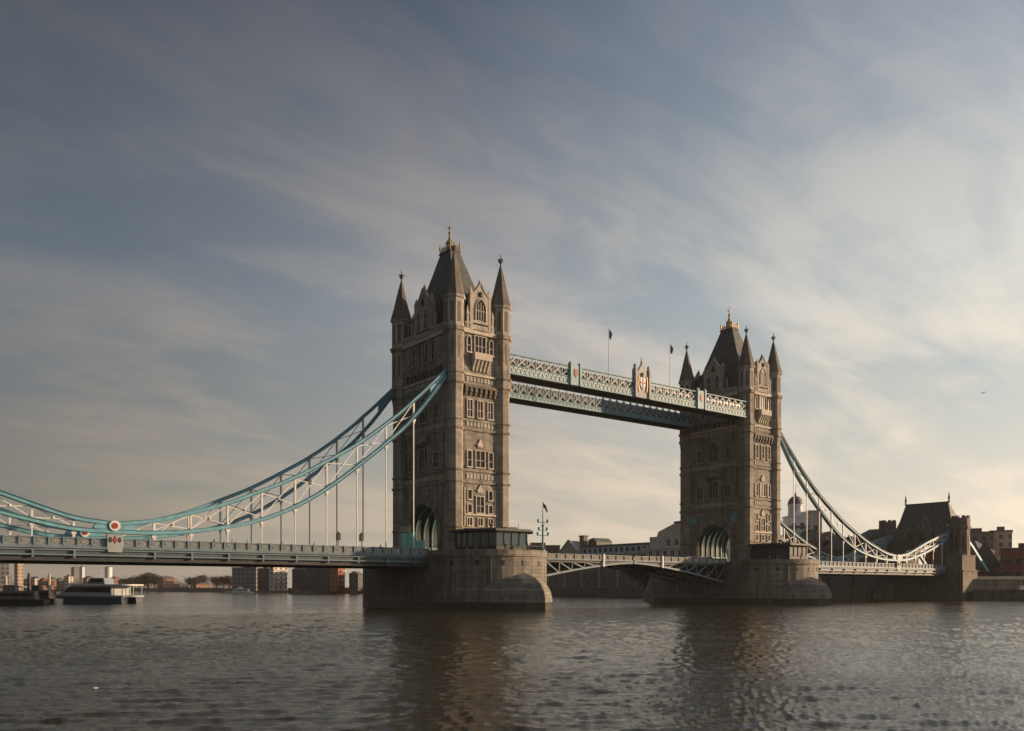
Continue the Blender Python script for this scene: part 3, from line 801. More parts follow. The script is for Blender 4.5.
def build_chain(ox, s, y, label, cm, wm):
    T = thing('suspension_chain', (ox, y, 0), label, 'suspension chain', 'stiffened suspension chains')
    for xs, zt, zb in ((XN, ZT, ZB), (XS, ZTS, ZBS)):
        for nm, zz in (('top_chord', zt), ('bottom_chord', zb)):
            pts = smoothcurve(xs, zz)
            mb = MB(); chord(mb, pts, s)
            mb.cur = 1
            up = [(x, z_ + .27) for x, z_ in pts]; chord(mb, up, s, .07, 1.0)
            dn = [(x, z_ - .27) for x, z_ in pts]; chord(mb, dn, s, .07, 1.0)
            mb.build(nm, [cm, DBLUE], T)
        for i, x in enumerate(xs):
            if i in (0, len(xs) - 1) and (xs is XN or i == 0): continue
            mb = MB(); mb.box(min(s*x-.14, s*x+.14), max(s*x-.14, s*x+.14), -.16, .16, zb[i] + .2, zt[i] - .2)
            if xs is XN or i: mb.build('strut', wm, T)
        for i in range(len(xs) - 1):
            x0, x1 = xs[i], xs[i+1]
            if xs is XN and i == len(xs) - 2: continue
            if xs is XS and i == 0: continue
            if xs is XN and i == 0: 
                continue
            mb = MB()
            mb.bar((s*x0, -.06, zt[i]-.3), (s*x1, -.06, zb[i+1]+.3), .09, .14)
            mb.bar((s*x0, .06, zb[i]+.3), (s*x1, .06, zt[i+1]-.3), .09, .14)
            xm = (x0+x1)/2; mb.ball((s*xm, -.1, (zt[i]+zb[i]+zt[i+1]+zb[i+1])/4), .2, 8, 4)
            mb.build('cross_brace', wm, T)
        if xs is XN:
            # closing gusset where the chords meet at the tower
            mb = MB(); mb.prism([(s*7.0, 41.2), (s*7.0, 41.8), (s*10.2, 38.9), (s*10.2, 37.4)][::(1 if s > 0 else -1)], 'y', -.2, .2); mb.build('gusset', cm, T)
    for i, x in list(enumerate(XN))[1:-1] + [(100 + k, v) for k, v in enumerate(XS)][1:-1]:
        zb = ZB[i] if i < 100 else ZBS[i-100]
        mb = MB(); mb.bar((s*x, 0, 9.0), (s*x, 0, zb - .3), .17)
        mb.box(s*x-.3, s*x+.3, -.25, .25, zb - .75, zb - .36); mb.box(s*x-.16, s*x+.16, -.2, .2, zb - 1.15, zb - .75)
        mb.build('hanger', wm, T)
    # link pin with enamelled roundel
    mb = MB(); mb.prism([(s*61.7 + 1.7*math.cos(k*math.pi/6)*1.6, 12.05 + .85*math.sin(k*math.pi/6)) for k in range(12)], 'y', -.42, .42)
    mb.build('link_plate', cm, T)
    for e in (-1, 1):
        q = MB()
        q.prism([(s*61.7 + .72*math.cos(k*math.pi/12), 12.25 + .72*math.sin(k*math.pi/12)) for k in range(24)], 'y', min(e*.42, e*.62), max(e*.42, e*.62))
        q.cur = 1
        q.prism([(s*61.7 + .4*math.cos(k*math.pi/12), 12.25 + .4*math.sin(k*math.pi/12)) for k in range(24)], 'y', min(e*.6, e*.68), max(e*.6, e*.68))
        q.build('roundel', [WHITE, RED], T)
    return T
build_chain(0, -1, -9.1, 'near pale blue suspension chain sweeping down left of the nearer tower', BLUE, WHITE)
build_chain(0, -1, 9.1, 'far-side suspension chain behind, left of the nearer tower', BLUE, WHITE)
build_chain(D, 1, -9.1, 'near suspension chain falling right from the farther tower', BLUE, WHITE)
build_chain(D, 1, 9.1, 'far-side suspension chain right of the farther tower, seen low behind the cabin', BLUE, WHITE)

def anchor(y, label):
    T = thing('anchor_tie', (D + 96, y, 0), label, 'anchor tie', 'anchor ties behind the far gatehouse')
    mb = MB(); chord(mb, [(0, 22.5), (10, 16.6), (22.5, 7.4)], 1, .8, .8); mb.build('tie', BLUE, T)
    mb = MB(); mb.box(20.5, 26, -1.4, 1.4, 2.6, 7.3); mb.box(20.3, 26.2, -1.6, 1.6, 7.3, 7.7); mb.build('anchor_block', CREAM, T)
anchor(-9.1, 'pale anchor tie sloping down to the right of the far gatehouse')
anchor(9.1, 'anchor tie on the hidden side of the far gatehouse')

PANEL = mat('pale_panel_paint', (0.31, 0.34, 0.335), 0.6, var=.15)
# ------------------------------------------------------------------ side spans
def parapet(mb_rail, mb_panel, x0, x1, y, pitch=1.78, zb=9.3, zt=10.4, th=.12, curve=None):
    n = max(1, round(abs(x1-x0)/pitch)); dx = (x1-x0)/n
    c = curve or (lambda x: 0)
    for k in range(n):
        a, b = x0 + dx*k, x0 + dx*(k+1); ca, cb = c(a), c(b)
        mb_rail.bar((a, y, zt+ca), (b, y, zt+cb), th*2, .16); mb_rail.bar((a, y, zb+.1+ca), (b, y, zb+.1+cb), th*2.2, .2)
        mb_rail.box(a-.13, a+.13, y-.2, y+.2, zb+ca, zt+.12+ca)
        u = dx*.14; m = (zt+zb)/2 + .05 + (ca+cb)/2; hh = (zt-zb)*.30; xm = (a+b)/2; w = abs(dx)*.30
        # quatrefoil panel
        for sx_, sz_ in ((-1, 0), (1, 0), (0, 1), (0, -1)):
            cx_, cz_ = xm + sx_*w*.55, m + sz_*hh*.5
            o = [(cx_ + w*.5*math.cos(q*math.pi/4+.39), cz_ + hh*.5*math.sin(q*math.pi/4+.39)) for q in range(8)]
            i = [(cx_ + w*.3*math.cos(q*math.pi/4+.39), cz_ + hh*.28*math.sin(q*math.pi/4+.39)) for q in range(8)]
            mb_panel.ring(o, i, 'y', y-.05+.002*sx_, y+.05+.002*sx_+.003*sz_, True)
        mb_panel.bar((a+u, y, zb+.2+ca), (b-u, y, zt-.1+cb), .05, .09); mb_panel.bar((a+u, y+.01, zt-.1+ca), (b-u, y+.01, zb+.2+cb), .05, .09)
        mb_panel.box(min(a+.16,b-.16), max(a+.16,b-.16), y+.07, y+.09, zb+.15+min(ca,cb), zt-.05+min(ca,cb))
def build_side_span(ox, s, length, label):
    T = thing('side_span', (ox, 0, 0), label, 'bridge deck', 'side spans of the bridge')
    X = lambda v: s * v
    x0, x1 = 10.66, length
    lo, hi = min(X(x0), X(x1)), max(X(x0), X(x1))
    mb = MB(); mb.box(lo, hi, -9.0, 9.0, 8.6, 9.15); mb.build('roadway', ROAD, T)
    for e in (-1, 1):
        y = e * 9.35
        g = MB()
        yy = lambda a, b: (min(e*a, e*b), max(e*a, e*b))
        def bx(a, b, z0, z1): q = yy(a, b); g.box(lo, hi, q[0], q[1], z0, z1)
        bx(9.1, 9.35, 8.1, 9.0)
        g.cur = 2; bx(8.95, 9.2, 7.45, 8.1)
        g.cur = 1
        bx(9.0, 9.78, 9.0, 9.28); bx(9.05, 9.62, 8.72, 8.9); bx(9.05, 9.72, 8.02, 8.2)
        g.cur = 2
        bx(8.9, 9.6, 7.3, 7.45)
        g.build('edge_girder', [DGREY, GREY, DARK], T)
        xs = [v for v in XN[1:-1] + XS[1:-1] if v < length - 1]
        for v in xs:
            q = yy(9.35, 9.75); st = MB(); st.box(X(v)-.13, X(v)+.13, q[0], q[1], 7.75, 8.72); st.build('stiffener', GREY, T)
        for a_, b_ in ((x0, 60.6), (62.8, length)):
            r, p = MB(), MB()
            parapet(r, p, X(a_), X(b_), y)
            par = r.build('parapet', GREY, T); p.build('pierced_panel', PANEL, par)
        # heraldic plaque below the link roundel
        q = MB(); c = yy(9.3, 9.85); q.box(X(61.7)-1.0, X(61.7)+1.0, c[0], c[1], 9.5, 10.95)
        q.box(X(61.7)-1.1, X(61.7)+1.1, c[0]-.05, c[1]+.05, 10.95, 11.08)
        c = yy(9.3, 9.82); q.prism([(X(61.7)-.9, 8.6), (X(61.7)+.9, 8.6), (X(61.7)+1.05, 9.5), (X(61.7)-1.05, 9.5)], 'y', c[0], c[1])
        q.cur = 1; c = yy(9.86, 9.92)
        q.prism([(X(61.7), 9.75), (X(61.7)+.28, 10.3), (X(61.7), 10.9), (X(61.7)-.28, 10.3)], 'y', c[0], c[1])
        for d in (-1, 1): 
            q.cur = 2 if d else 1
            q.prism([(X(61.7)+d*.6+.2*math.cos(k*math.pi/4), 10.3+.4*math.sin(k*math.pi/4)) for k in range(8)], 'y', c[0], c[1])
        q.build('heraldic_plaque', [PANEL, RED, SOFF], T)
    # cross girders under the roadway
    cg = MB(); v = x0 + 1
    while v < length: cg.box(X(v)-.2, X(v)+.2, -9.0, 9.0, 7.5, 8.6); v += 2.7
    for y in (-5, 0, 5): cg.box(lo, hi, y-.2, y+.2, 7.9, 8.61)
    cg.build('cross_girder', DARK, T)
    return T
build_side_span(0, -1, 112, 'long pale grey deck crossing the left half of the view')
build_side_span(D, 1, 93.5, 'pale grey deck between the farther tower and the far gatehouse')

# ------------------------------------------------------------------ bascules
def build_bascule(ox, s, label):
    T = thing('bascule_leaf', (ox, 0, 0), label, 'bridge leaf', 'lifting leaves between the towers')
    X = lambda v: s * v
    L0, L1 = 10.66, 41.0
    zbot = lambda x: 8.95 - 4.1 * max(0, (L1 - x) / (L1 - L0)) ** 1.45
    rise = lambda x: 0.0
    lo, hi = min(X(L0), X(L1)), max(X(L0), X(L1))
    mb = MB(); mb.box(lo, hi, -7.4, 7.4, 9.05, 9.4); mb.build('roadway', ROAD, T)
    for y in (-7.5, -2.6, 2.6, 7.5):
        g = MB()
        xs = [L0 + (L1-L0)*k/9 for k in range(10)]
        for a, b in zip(xs, xs[1:]): g.bar((X(a), y, zbot(a)), (X(b), y, zbot(b)), .55, .38)
        for i, a in enumerate(xs[:-2]):
            b = xs[i+1]
            if 8.9 - zbot(a) > .5:
                g.bar((X(a), y, 8.8), (X(b), y, zbot(b)), .2, .24); g.bar((X(b), y, 8.8), (X(b), y, zbot(b)), .16, .16)
        g.cur = 1; g.box(lo, hi, y-.25, y+.25, 8.7, 9.05)
        g.build('rib_girder', [GREY if abs(y) > 5 else DARK, DARK], T)
    cg = MB()
    for a in [L0 + .5 + k * 2.5 for k in range(13)]:
        if a < L1: cg.box(X(a)-.15, X(a)+.15, -7.2, 7.2, max(zbot(a)+.3, 7.6), 9.04)
    cg.build('cross_girder', DARK, T)
    for e in (-1, 1):
        y = e * 7.75
        r, p = MB(), MB(); parapet(r, p, X(L0+.2), X(L1-.2), y, 2.3, 9.35, 10.35)
        r.box(lo, hi, min(e*7.4, e*7.9), max(e*7.4, e*7.9), 9.18, 9.34)
        par = r.build('parapet', GREY, T); p.build('pierced_panel', CREAM, par)
        mb = MB(); mb.box(X(32.4)-.2, X(32.4)+.2, y-.35, y-.22, 8.0, 10.6) if e < 0 else mb.box(X(32.4)-.2, X(32.4)+.2, y+.22, y+.35, 8.0, 10.6)
        mb.build('gauge_board', WHITE, T)
    return T
build_bascule(0, 1, 'left half of the lifting road span, hinged at the near pier')
build_bascule(D, -1, 'right half of the lifting road span, hinged at the far pier')

# ------------------------------------------------------------------ high walkways
WTEAL = mat('faded_teal_paint', (0.17, 0.29, 0.31), 0.6, var=.2)
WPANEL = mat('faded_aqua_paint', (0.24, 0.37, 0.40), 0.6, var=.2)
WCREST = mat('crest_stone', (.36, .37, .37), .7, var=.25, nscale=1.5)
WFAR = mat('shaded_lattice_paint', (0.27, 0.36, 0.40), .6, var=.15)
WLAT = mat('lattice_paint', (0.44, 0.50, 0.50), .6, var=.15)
def build_walkway(y0, y1, label, near):
    T = thing('high_walkway', (D/2, (y0+y1)/2, 43.3), label, 'walkway', 'high level walkways')
    cy = (y0+y1)/2; ya, yb = y0-cy, y1-cy
    hl = D/2 - A - 1.0
    mb = MB(); mb.box(-hl, hl, ya+.1, yb-.1, 0.0, .55); mb.build('soffit', SOFF, T)
    mb = MB(); mb.box(-hl, hl, ya+.35, yb-.35, .55, 3.0); mb.build('glazed_corridor', mat('corridor_glass', (.10, .11, .11), .3), T)
    mb = MB()
    mb.prism([(ya+.15, 3.0), (cy-cy, 3.5), (yb-.15, 3.0)], 'x', -hl, hl); mb.build('roof', LEAD, T)
    for e, y in ((-1, ya), (1, yb)):
        r = MB()
        r.box(-hl, hl, y-.22, y+.22, -.08, .22); r.box(-hl, hl, y-.18, y+.18, *((1.45, 1.62) if near else (.9, 1.05))); r.box(-hl, hl, y-.22, y+.22, 3.5, 3.72)
        r.build('rail', WTEAL, T)
        l = MB(); n = 32; dx = 2*hl/n; pb = 1.62 if near else 1.05
        for k in range(n):
            a = -hl + dx*k; b = a + dx
            l.bar((a, y-.05, pb), (b, y-.05, 3.5), .06, .19); l.bar((a, y+.05, 3.5), (b, y+.05, pb), .06, .19); l.box(a-.06, a+.06, y-.1, y+.1, pb, 3.55)
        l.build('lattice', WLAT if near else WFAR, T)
        q = MB(); n2 = 66; d2 = 2*hl/n2
        for k in range(n2):
            a = -hl + d2*(k+.5)
            hh = 1.05 if near else .5
            o = [(a + d2*.5*math.cos(t*math.pi/6), .35 + hh*math.sin(t*math.pi/6)) for t in range(7)]
            i = [(a + d2*.32*math.cos(t*math.pi/6), .35 + hh*.72*math.sin(t*math.pi/6)) for t in range(7)]
            q.ring(o, i, 'y', y-.12, y+.12)
        q.cur = 1
        q.box(-hl, hl, y+ (-.0 if e > 0 else -.03), y+(.03 if e > 0 else .0), .22, 1.45 if near else .9)
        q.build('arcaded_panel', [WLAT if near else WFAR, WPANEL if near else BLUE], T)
    if near:
        for x in (-18.6, 18.6):
            m = MB(); m.box(x-1.2, x+1.2, ya-.35, ya+.3, 0, 3.95)
            for d in (-1, 1): m.box(x+d*1.2-.22, x+d*1.2+.22, ya-.5, ya+.35, -.1, 4.3); m.lathe([(.32, 4.3), (.1, 4.6)], x+d*1.2, ya-.1, 4, R(45))
            m.cur = 1; m.prism([(x, 1.5), (x+.45, 2.1), (x+.4, 3.1), (x-.4, 3.1), (x-.45, 2.1)], 'y', ya-.45, ya-.351)
            m.build('panel_pedestal', [WPANEL, RED], T)
        m = MB()
        for d in (-1, 1):
            m.box(d*2.0-.28, d*2.0+.28, ya-.6, ya+.5, -.1, 5.7); m.lathe([(.44, 5.7), (.44, 5.9), (.26, 6.1), (.36, 6.5), (.1, 6.9)], d*2.0, ya-.05, 8)
        m.prism([(-2.0, 0), (2.0, 0), (2.0, 4.4), (1.3, 5.3), (.75, 6.1), (0, 7.0), (-.75, 6.1), (-1.3, 5.3), (-2.0, 4.4)], 'y', ya-.3, ya+.3)
        m.lathe([(.12, 6.9), (.3, 7.5), (.1, 7.7), (.05, 8.6)], 0, ya, 6); m.box(-.35, .35, ya-.06, ya+.06, 7.9, 8.05)
        cr = m.build('crest_frame', WCREST, T)
        m = MB()
        m.prism([(-.75, 4.2), (-.75, 2.6), (0, 1.5), (.75, 2.6), (.75, 4.2)], 'y', ya-.45, ya-.301)
        m.cur = 1
        m.box(-.72, .72, ya-.5, ya-.451, 2.9, 3.2); m.box(-.14, .14, ya-.501, ya-.451, 1.8, 4.15)
        m.cur = 2
        for d in (-1, 1): m.loft([[(d*(1.1+.2*math.sin(h*3)) + .17*math.cos(t*math.pi/3), ya-.4+.12*math.sin(t*math.pi/3), 1.2+h*3.2) for t in range(6)] for h in (0, .25, .5, .75, 1.0)])
        m.lathe([(.35, 4.3), (.3, 4.7), (.38, 4.9), (.1, 5.2)], 0, ya-.4, 8)
        m.build('coat_of_arms', [WHITE, RED, GOLD], cr)
build_walkway(-10.1, -6.1, 'near high-level walkway with the central crest and flagpoles', True)
build_walkway(6.1, 10.1, 'far-side high-level walkway seen beneath the near one', False)

def flagpole(x, y, z0, h, label, fl=(1.0, 2.4), m=NAVY, ang=-60):
    T = thing('flagpole', (x, y, z0), label, 'flagpole')
    mb = MB(); mb.lathe([(.10, 0), (.09, h*.5), (.05, h), (.12, h+.05), (.02, h+.25)], 0, 0, 6); mb.build('pole', WHITE, T)
    # limp flag: folded vertical sheet hanging from the top
    w, l = fl
    vs, fs = [], []
    nx_, nz_ = 6, 8
    for j in range(nz_+1):
        for i in range(nx_+1):
            a = i/nx_; b = j/nz_
            vs.append((.08 + a*w*(.75+.2*math.sin(b*5)), .15*math.sin(a*9+b*3)*a, h - .1 - b*l*(1-.0*a) - a*w*.9))
    for j in range(nz_):
        for i in range(nx_): p = j*(nx_+1)+i; fs.append((p, p+1, p+nx_+2, p+nx_+1))
    mb = MB(); mb.add(vs, fs, True); mb.build('flag', m, T, None, R(-36))
    return T
FLAG = mat('flag_red_white_blue', (.10, .06, .10), .8, var=.6, nscale=2.0)
flagpole(33.6, -8.2, 46.9, 9.9, 'flagpole with drooping dark flag left of the walkway crest', (.6, 1.7), FLAG)
flagpole(52.0, -8.2, 46.9, 9.9, 'flagpole with drooping dark flag right of the walkway crest', (.6, 1.7), FLAG)

# signal mast on the near pier
def signal_mast():
    x, y = 7.6, -18.4
    T = thing('signal_mast', (x, y, 9.72), 'ornate teal signal mast topped by a flag on the near pier end', 'signal mast')
    mb = MB(); mb.lathe([(.38, 0), (.38, .8), (.2, 1.0), (.15, 4.8), (.28, 5.0), (.1, 5.3), (.05, 9.3)], 0, 0, 8); mb.build('post', TEAL, T)
    mb = MB()
    for zz, w in ((3.3, .9), (4.2, .7), (5.6, .8)):
        mb.bar((-w, w*.4, zz), (w, -w*.4, zz), .09)
        for d in (-1, 1): mb.lathe([(.05, zz), (.2, zz+.1), (.2, zz+.5), (.05, zz+.6)], d*w, -d*w*.4, 8)
    mb.build('lamp_arm', TEAL, T)
    mb = MB(); mb.add([(0.05,0,9.2),(.5,-.25,8.6),(.95,-.3,7.6),(.75,-.28,7.3),(.35,-.15,8.0),(.05,0,8.4)], [(0,1,4,5),(1,2,3,4)]); mb.build('flag', FLAG, T)
signal_mast()

# blue painted hoarding beside the near tower arch
T = thing('hoarding', (-9.5, 0.0, 9.15), 'turquoise hoarding beside the near tower road arch', 'hoarding')
HO = mat('hoarding_paint', (0.26, 0.72, 0.60), .6)
mb = MB(); mb.prism([(-6.2, 0), (1.7, 0), (1.7, 4.6), (-3.2, 4.6), (-3.4, 3.0), (-6.2, 3.0)], 'x', -.1, .1); mb.build('panel', HO, T)
mb = MB(); mb.box(-.25, .25, 1.8, 2.2, 0, 5.6); mb.box(-.25, .25, -1.2, 2.0, 4.7, 5.8); mb.build('sign_frame', CREAM, T)

# lanterns standing on the left deck
def street_lamp(x, y, label):
    T = thing('street_lamp', (x, y, 9.15), label, 'street lamp', 'lanterns along the left deck')
    mb = MB(); mb.lathe([(.14, 0), (.14, .4), (.07, .6), (.06, 2.3)], 0, 0, 8); mb.build('post', DARK, T)
    mb = MB(); mb.box(-.28, .28, -.28, .28, 2.3, 3.3); mb.lathe([(.48, 3.3), (.12, 3.6), (.05, 3.8)], 0, 0, 4, R(45)); mb.build('lantern', DARK, T)
street_lamp(-27.2, -8.2, 'short dark lantern on the left deck, farther from the tower')
street_lamp(-23.0, -8.2, 'short dark lantern on the left deck, closest to the tower')

# ------------------------------------------------------------------ far gatehouse (abutment)
def gatehouse():
    ox = 172.0
    T = thing('gatehouse', (ox, 0, 0), 'dark stone gatehouse with steep slate roof at the right end of the bridge', 'gatehouse')
    mb = MB()
    a_in = []
    hw, zs, zt = 5.5, 13.0, 17.5
    r = (hw*hw + (zt-zs)**2)/(2*hw)
    for i in range(8):
        zz = zs + (zt-zs)*i/7; a_in.append((-hw + (r - math.sqrt(max(0, r*r-(zz-zs)**2))), zz))
    a_in = a_in + [(-y, q) for y, q in reversed(a_in[:-1])]
    out = [(-9.2, 9.2), (-9.2, 21.6), (9.2, 21.6), (9.2, 9.2), (hw, 9.2)] + list(reversed(a_in)) + [(-hw, 9.2)]
    mb.prism(out, 'x', 3.2, 12.0); mb.build('wall', STONE2, T)
    mb = MB(); mb.box(9.003, 12.0, -9.2, 9.2, 1.0, 9.18); mb.build('rear_abutment', STONE2, T)
    mb = MB(); mb.box(0, 9.0, -14.2, 14.2, -2, 9.0); mb.build('abutment', STONE2, T)
    mb = MB(); mb.box(-.25, 9.2, -14.45, 14.45, 8.6, 8.9); mb.build('string_course', STONE2, T)
    mb = MB(); mb.box(3.0, 12.2, -9.4, 9.4, 21.6, 22.0)
    k = -9.2
    while k < 9.2: mb.box(2.95, 3.35, k, k+.55, 22.0, 22.9); k += 1.1
    mb.build('parapet', STONE, T)
    # roof, ridge across the bridge
    mb = MB()
    mb.loft([[(4.0,-9.0,21.9),(11.4,-9.0,21.9),(11.4,9.0,21.9),(4.0,9.0,21.9)], [(5.2,-8.2,24.6),(10.2,-8.2,24.6),(10.2,8.2,24.6),(5.2,8.2,24.6)], [(7.5,-6.2,30.0),(7.9,-6.2,30.0),(7.9,7.4,30.0),(7.5,7.4,30.0)]])
    rf = mb.build('roof', SLATE, T)
    mb = MB(); mb.bar((7.7,-6.3,30.1),(7.7,7.5,30.1), .4, .5)
    for s in (-1, 1): mb.lathe([(.3, 30.0), (.2, 31.0), (.35, 31.3), (.05, 33.2)], 7.7, s*6.9 + .6, 6)
    mb.build('ridge_finial', SOFF, rf)
    mb = MB(); mb.prism([(-2.2, 21.9), (2.2, 21.9), (2.2, 23.4), (0, 26.3), (-2.2, 23.4)], 'x', 3.1, 6.5); dm = mb.build('dormer', STONE2, T)
    single_window(dm, (3.08, 0, 22.3), -math.pi/2, 1.3, 2.0)
    # pylons that carry the chain saddles
    for s, in ((-1,), (1,)):
        m = MB()
        m.box(.2, 8.4, min(s*9.0, s*13.9), max(s*9.0, s*13.9), 9.0, 13.2); m.box(0, 8.6, min(s*8.9, s*14.1), max(s*8.9, s*14.1), 13.2, 13.5)
        m.lathe([(2.6, 13.5), (2.5, 20.8), (2.9, 21.6), (2.9, 22.0), (2.6, 22.2), (2.6, 24.6)], 4.0, s*11.6, 8, OCT)
        for k in range(8):
            a = k*math.pi/4; m.lathe([(.55, 24.6), (.55, 25.3)], 4.0 + 2.15*math.cos(a), s*11.6 + 2.15*math.sin(a), 4, a + R(45))
        tw = m.build('turret', STONE2, T)
        q = MB()
        for k in range(8):
            a = k*math.pi/4; c = Vector((4.0 + 2.28*math.cos(a), s*11.6 + 2.28*math.sin(a), 0)); q.box(c.x-.22, c.x+.22, c.y-.22, c.y+.22, 15, 19)
        q.build('slit_panel', DARK, tw)
    for k in (-3.6, 0, 3.6): window(T, (3.2, k, 18.3), 'n', 1.2, 2.4, 'arch', 2, 1, STONE2)
    # lower wing behind
    return T
gatehouse()
def hip_building(name, loc, sx, sy, h, rh, rz, wm, rm, label, cat='building', group=None, ridge=.35, extras=None):
    T = thing(name, loc, label, cat, group, rz)
    mb = MB(); mb.box(-sx/2, sx/2, -sy/2, sy/2, -1, h); mb.build('wall', wm, T)
    mb = MB()
    if rh > 0:
        e = .5; rx = sx/2*ridge; ry = max(.2, sy/2 - sx/2*(1-ridge)) if sy > sx else sy/2*ridge
        if sx > sy: rx = max(.2, sx/2 - sy/2*(1-ridge)); ry = sy/2*.05
        else: rx = sx/2*.05
        mb.loft([[(-sx/2-e,-sy/2-e,h),(sx/2+e,-sy/2-e,h),(sx/2+e,sy/2+e,h),(-sx/2-e,sy/2+e,h)], [(-rx,-ry,h+rh),(rx,-ry,h+rh),(rx,ry,h+rh),(-rx,ry,h+rh)]])
    else:
        mb.box(-sx/2-.3, sx/2+.3, -sy/2-.3, sy/2+.3, h, h+.5); mb.box(-sx/5, sx/6, -sy/6, sy/5, h+.5, h+2.2)
    rf = mb.build('roof', rm, T)
    return T, rf
hip_building('wing_building', (181, 16.5, 2.6), 9, 14, 17.5, 3.0, 0, STONE2, SLATE, 'lower dark wing with hipped roof just left of the gatehouse', 'building')
hip_building('wing_building', (184, 31, 2.6), 12, 12, 14.2, 4.6, 0, STONE2, SLATE, 'small dark hipped roof house farther left of the gatehouse', 'building')

# ------------------------------------------------------------------ far bank buildings
hip_building('brick_building', (232, 16, 2.6), 12, 20, 14, 4, 0, BRICK, SLATE, 'red brick building glimpsed through the gatehouse arch', 'building')
def facing(x, y):          # rotation so that local -Y looks at the camera side
    return math.atan2(CY - y, CX - x) + math.pi/2
W_BRICK = window_mat('far_brick_windows', (.26, .14, .10), (.03, .03, .035), 3.2, 3.1, .42, .5)
W_RED = window_mat('far_red_windows', (.36, .10, .055), (.05, .05, .05), 3.4, 3.0, .45, .5)
W_ORANGE = window_mat('far_orange_windows', (.25, .125, .085), (.05, .05, .05), 3.4, 3.0, .5, .5)
W_GREY = window_mat('far_grey_windows', (.17, .16, .15), (.04, .045, .05), 3.0, 3.0, .5, .45)
W_DARK = window_mat('far_dark_windows', (.075, .065, .06), (.02, .022, .025), 3.4, 3.2, .4, .5)
W_WHITE = window_mat('far_white_windows', (.62, .55, .46), (.10, .08, .07), 4.2, 3.1, .42, .52)
W_CREAM = window_mat('far_cream_windows', (.50, .44, .36), (.06, .055, .05), 3.2, 3.2, .4, .5)
W_TOWER = window_mat('far_tower_windows', (.40, .30, .22), (.15, .12, .10), 3.0, 2.8, .5, .45)

def wharf(u0, u1, depth, top, rm, wm, label, deep=22, rh=0, kind='wharf_building', rz=None, group=None):
    """block whose front spans these directions, standing on the far bank"""
    um = (u0+u1)/2; x, y = at(um, depth); w = (u1-u0)*depth/FOC
    h = CZ + (YH - top)*depth/FOC - 2.6
    d = Vector((math.sin(YAW), math.cos(YAW))).normalized()
    if rz == 'sun':
        rz = R(14); d = Vector((-math.sin(rz), math.cos(rz))); w *= .8
    if rz == 'face':
        q = px_dir(um); d = Vector(q).normalized(); rz = math.atan2(d.y, d.x) - math.pi/2; w *= (d.x*math.sin(YAW) + d.y*math.cos(YAW))
    rz = -YAW if rz is None else rz
    T, rf = hip_building(kind, (x + d.x*deep/2, y + d.y*deep/2, 2.6), w, deep, h - rh, rh, rz, wm, rm, label, 'building', group, .65)
    return T, rf, w, h
def add_windows(T, w, h, deep, cols, rows, ww, wh, fm, z0=1.5, kind='rect', y=None):
    yy = -deep/2 if y is None else y
    for i in range(cols):
        for j in range(rows):
            window(T, (-w/2 + w*(i+.5)/cols, yy, z0 + (h - z0)*j/rows), 0.0, ww, wh, kind, 2, 2, fm)
def chimneys(rf, w, h, n):
    for k in range(n):
        mb = MB(); x = -w/2 + w*(k+.5)/n; mb.box(x-.7, x+.7, -.6, .6, h-1, h+1.6); mb.lathe([(.2, h+1.6), (.2, h+2.2)], x, 0, 6); mb.build('chimney', DBRICK, rf)

# left distance, seen under the deck
T, rf, w, h = wharf(-24, 9, 560, 560, LEAD, W_GREY, 'grey tower block at the far left under the deck', 20, rz='face')
T, rf, w, h = wharf(17, 24, 700, 556, LEAD, W_TOWER, 'slim sunlit beige tower block at the far left', 6, rz='sun')
T, rf, w, h = wharf(232, 256, 610, 568, LEAD, W_GREY, 'grey flat-roofed block standing left of the cream block', 26); chimneys(rf, w, h, 2)
T, rf, w, h = wharf(257, 269, 615, 569, LEAD, W_DARK, 'narrow dark green block between the grey and the cream blocks', 20)
T, rf, w, h = wharf(270, 291, 605, 567, LEAD, W_WHITE, 'cream white block with sunlit balconies', 5, rz='sun')
for j in range(5):
    mb = MB(); mb.box(-w/2-.3, w/2+.3, -3.5, -2.503, 4+j*3.1, 4.35+j*3.1); mb.build('balcony', WHITE, T)
T, rf, w, h = wharf(292, 305, 585, 566, SLATE, W_DARK, 'dark warehouse right beside the cream block', 26, 2.5)
T, rf, w, h = wharf(305, 322, 575, 565, SLATE, W_DARK, 'dark broad warehouse in the middle of the row by the near pier', 26, 2.0); chimneys(rf, w, h, 3)
T, rf, w, h = wharf(322, 335, 565, 566, SLATE, W_DARK, 'dark warehouse left of the orange brick one', 24)
T, rf, w, h = wharf(336, 347, 555, 565, SLATE, W_RED, 'orange red brick warehouse glowing in the sun by the near pier', 8, rz='sun')
for j in range(6):
    mb = MB(); mb.box(w/2-3.2, w/2+.5, -5.2, -4.003, 2.5+j*3.0, 2.8+j*3.0); mb.build('balcony', WHITE, T)
T, rf, w, h = wharf(349, 358, 540, 571, SLATE, W_DARK, 'low dark warehouse touching the near pier at its left edge', 20, 2.0)
T, rf, w, h = wharf(161, 178, 900, 576, LEAD, W_ORANGE, 'small brick house with bright roof far off behind bare trees', 12, 3, rz='sun')
T, rf, w, h = wharf(178, 190, 850, 583.5, LEAD, W_CREAM, 'long low pale boathouse on the distant quay', 9, 1.5, rz='sun')
T, rf, w, h = wharf(193, 214, 850, 582.5, LEAD, W_ORANGE, 'long low orange brick shed on the distant quay', 9, 1.5, rz='sun')
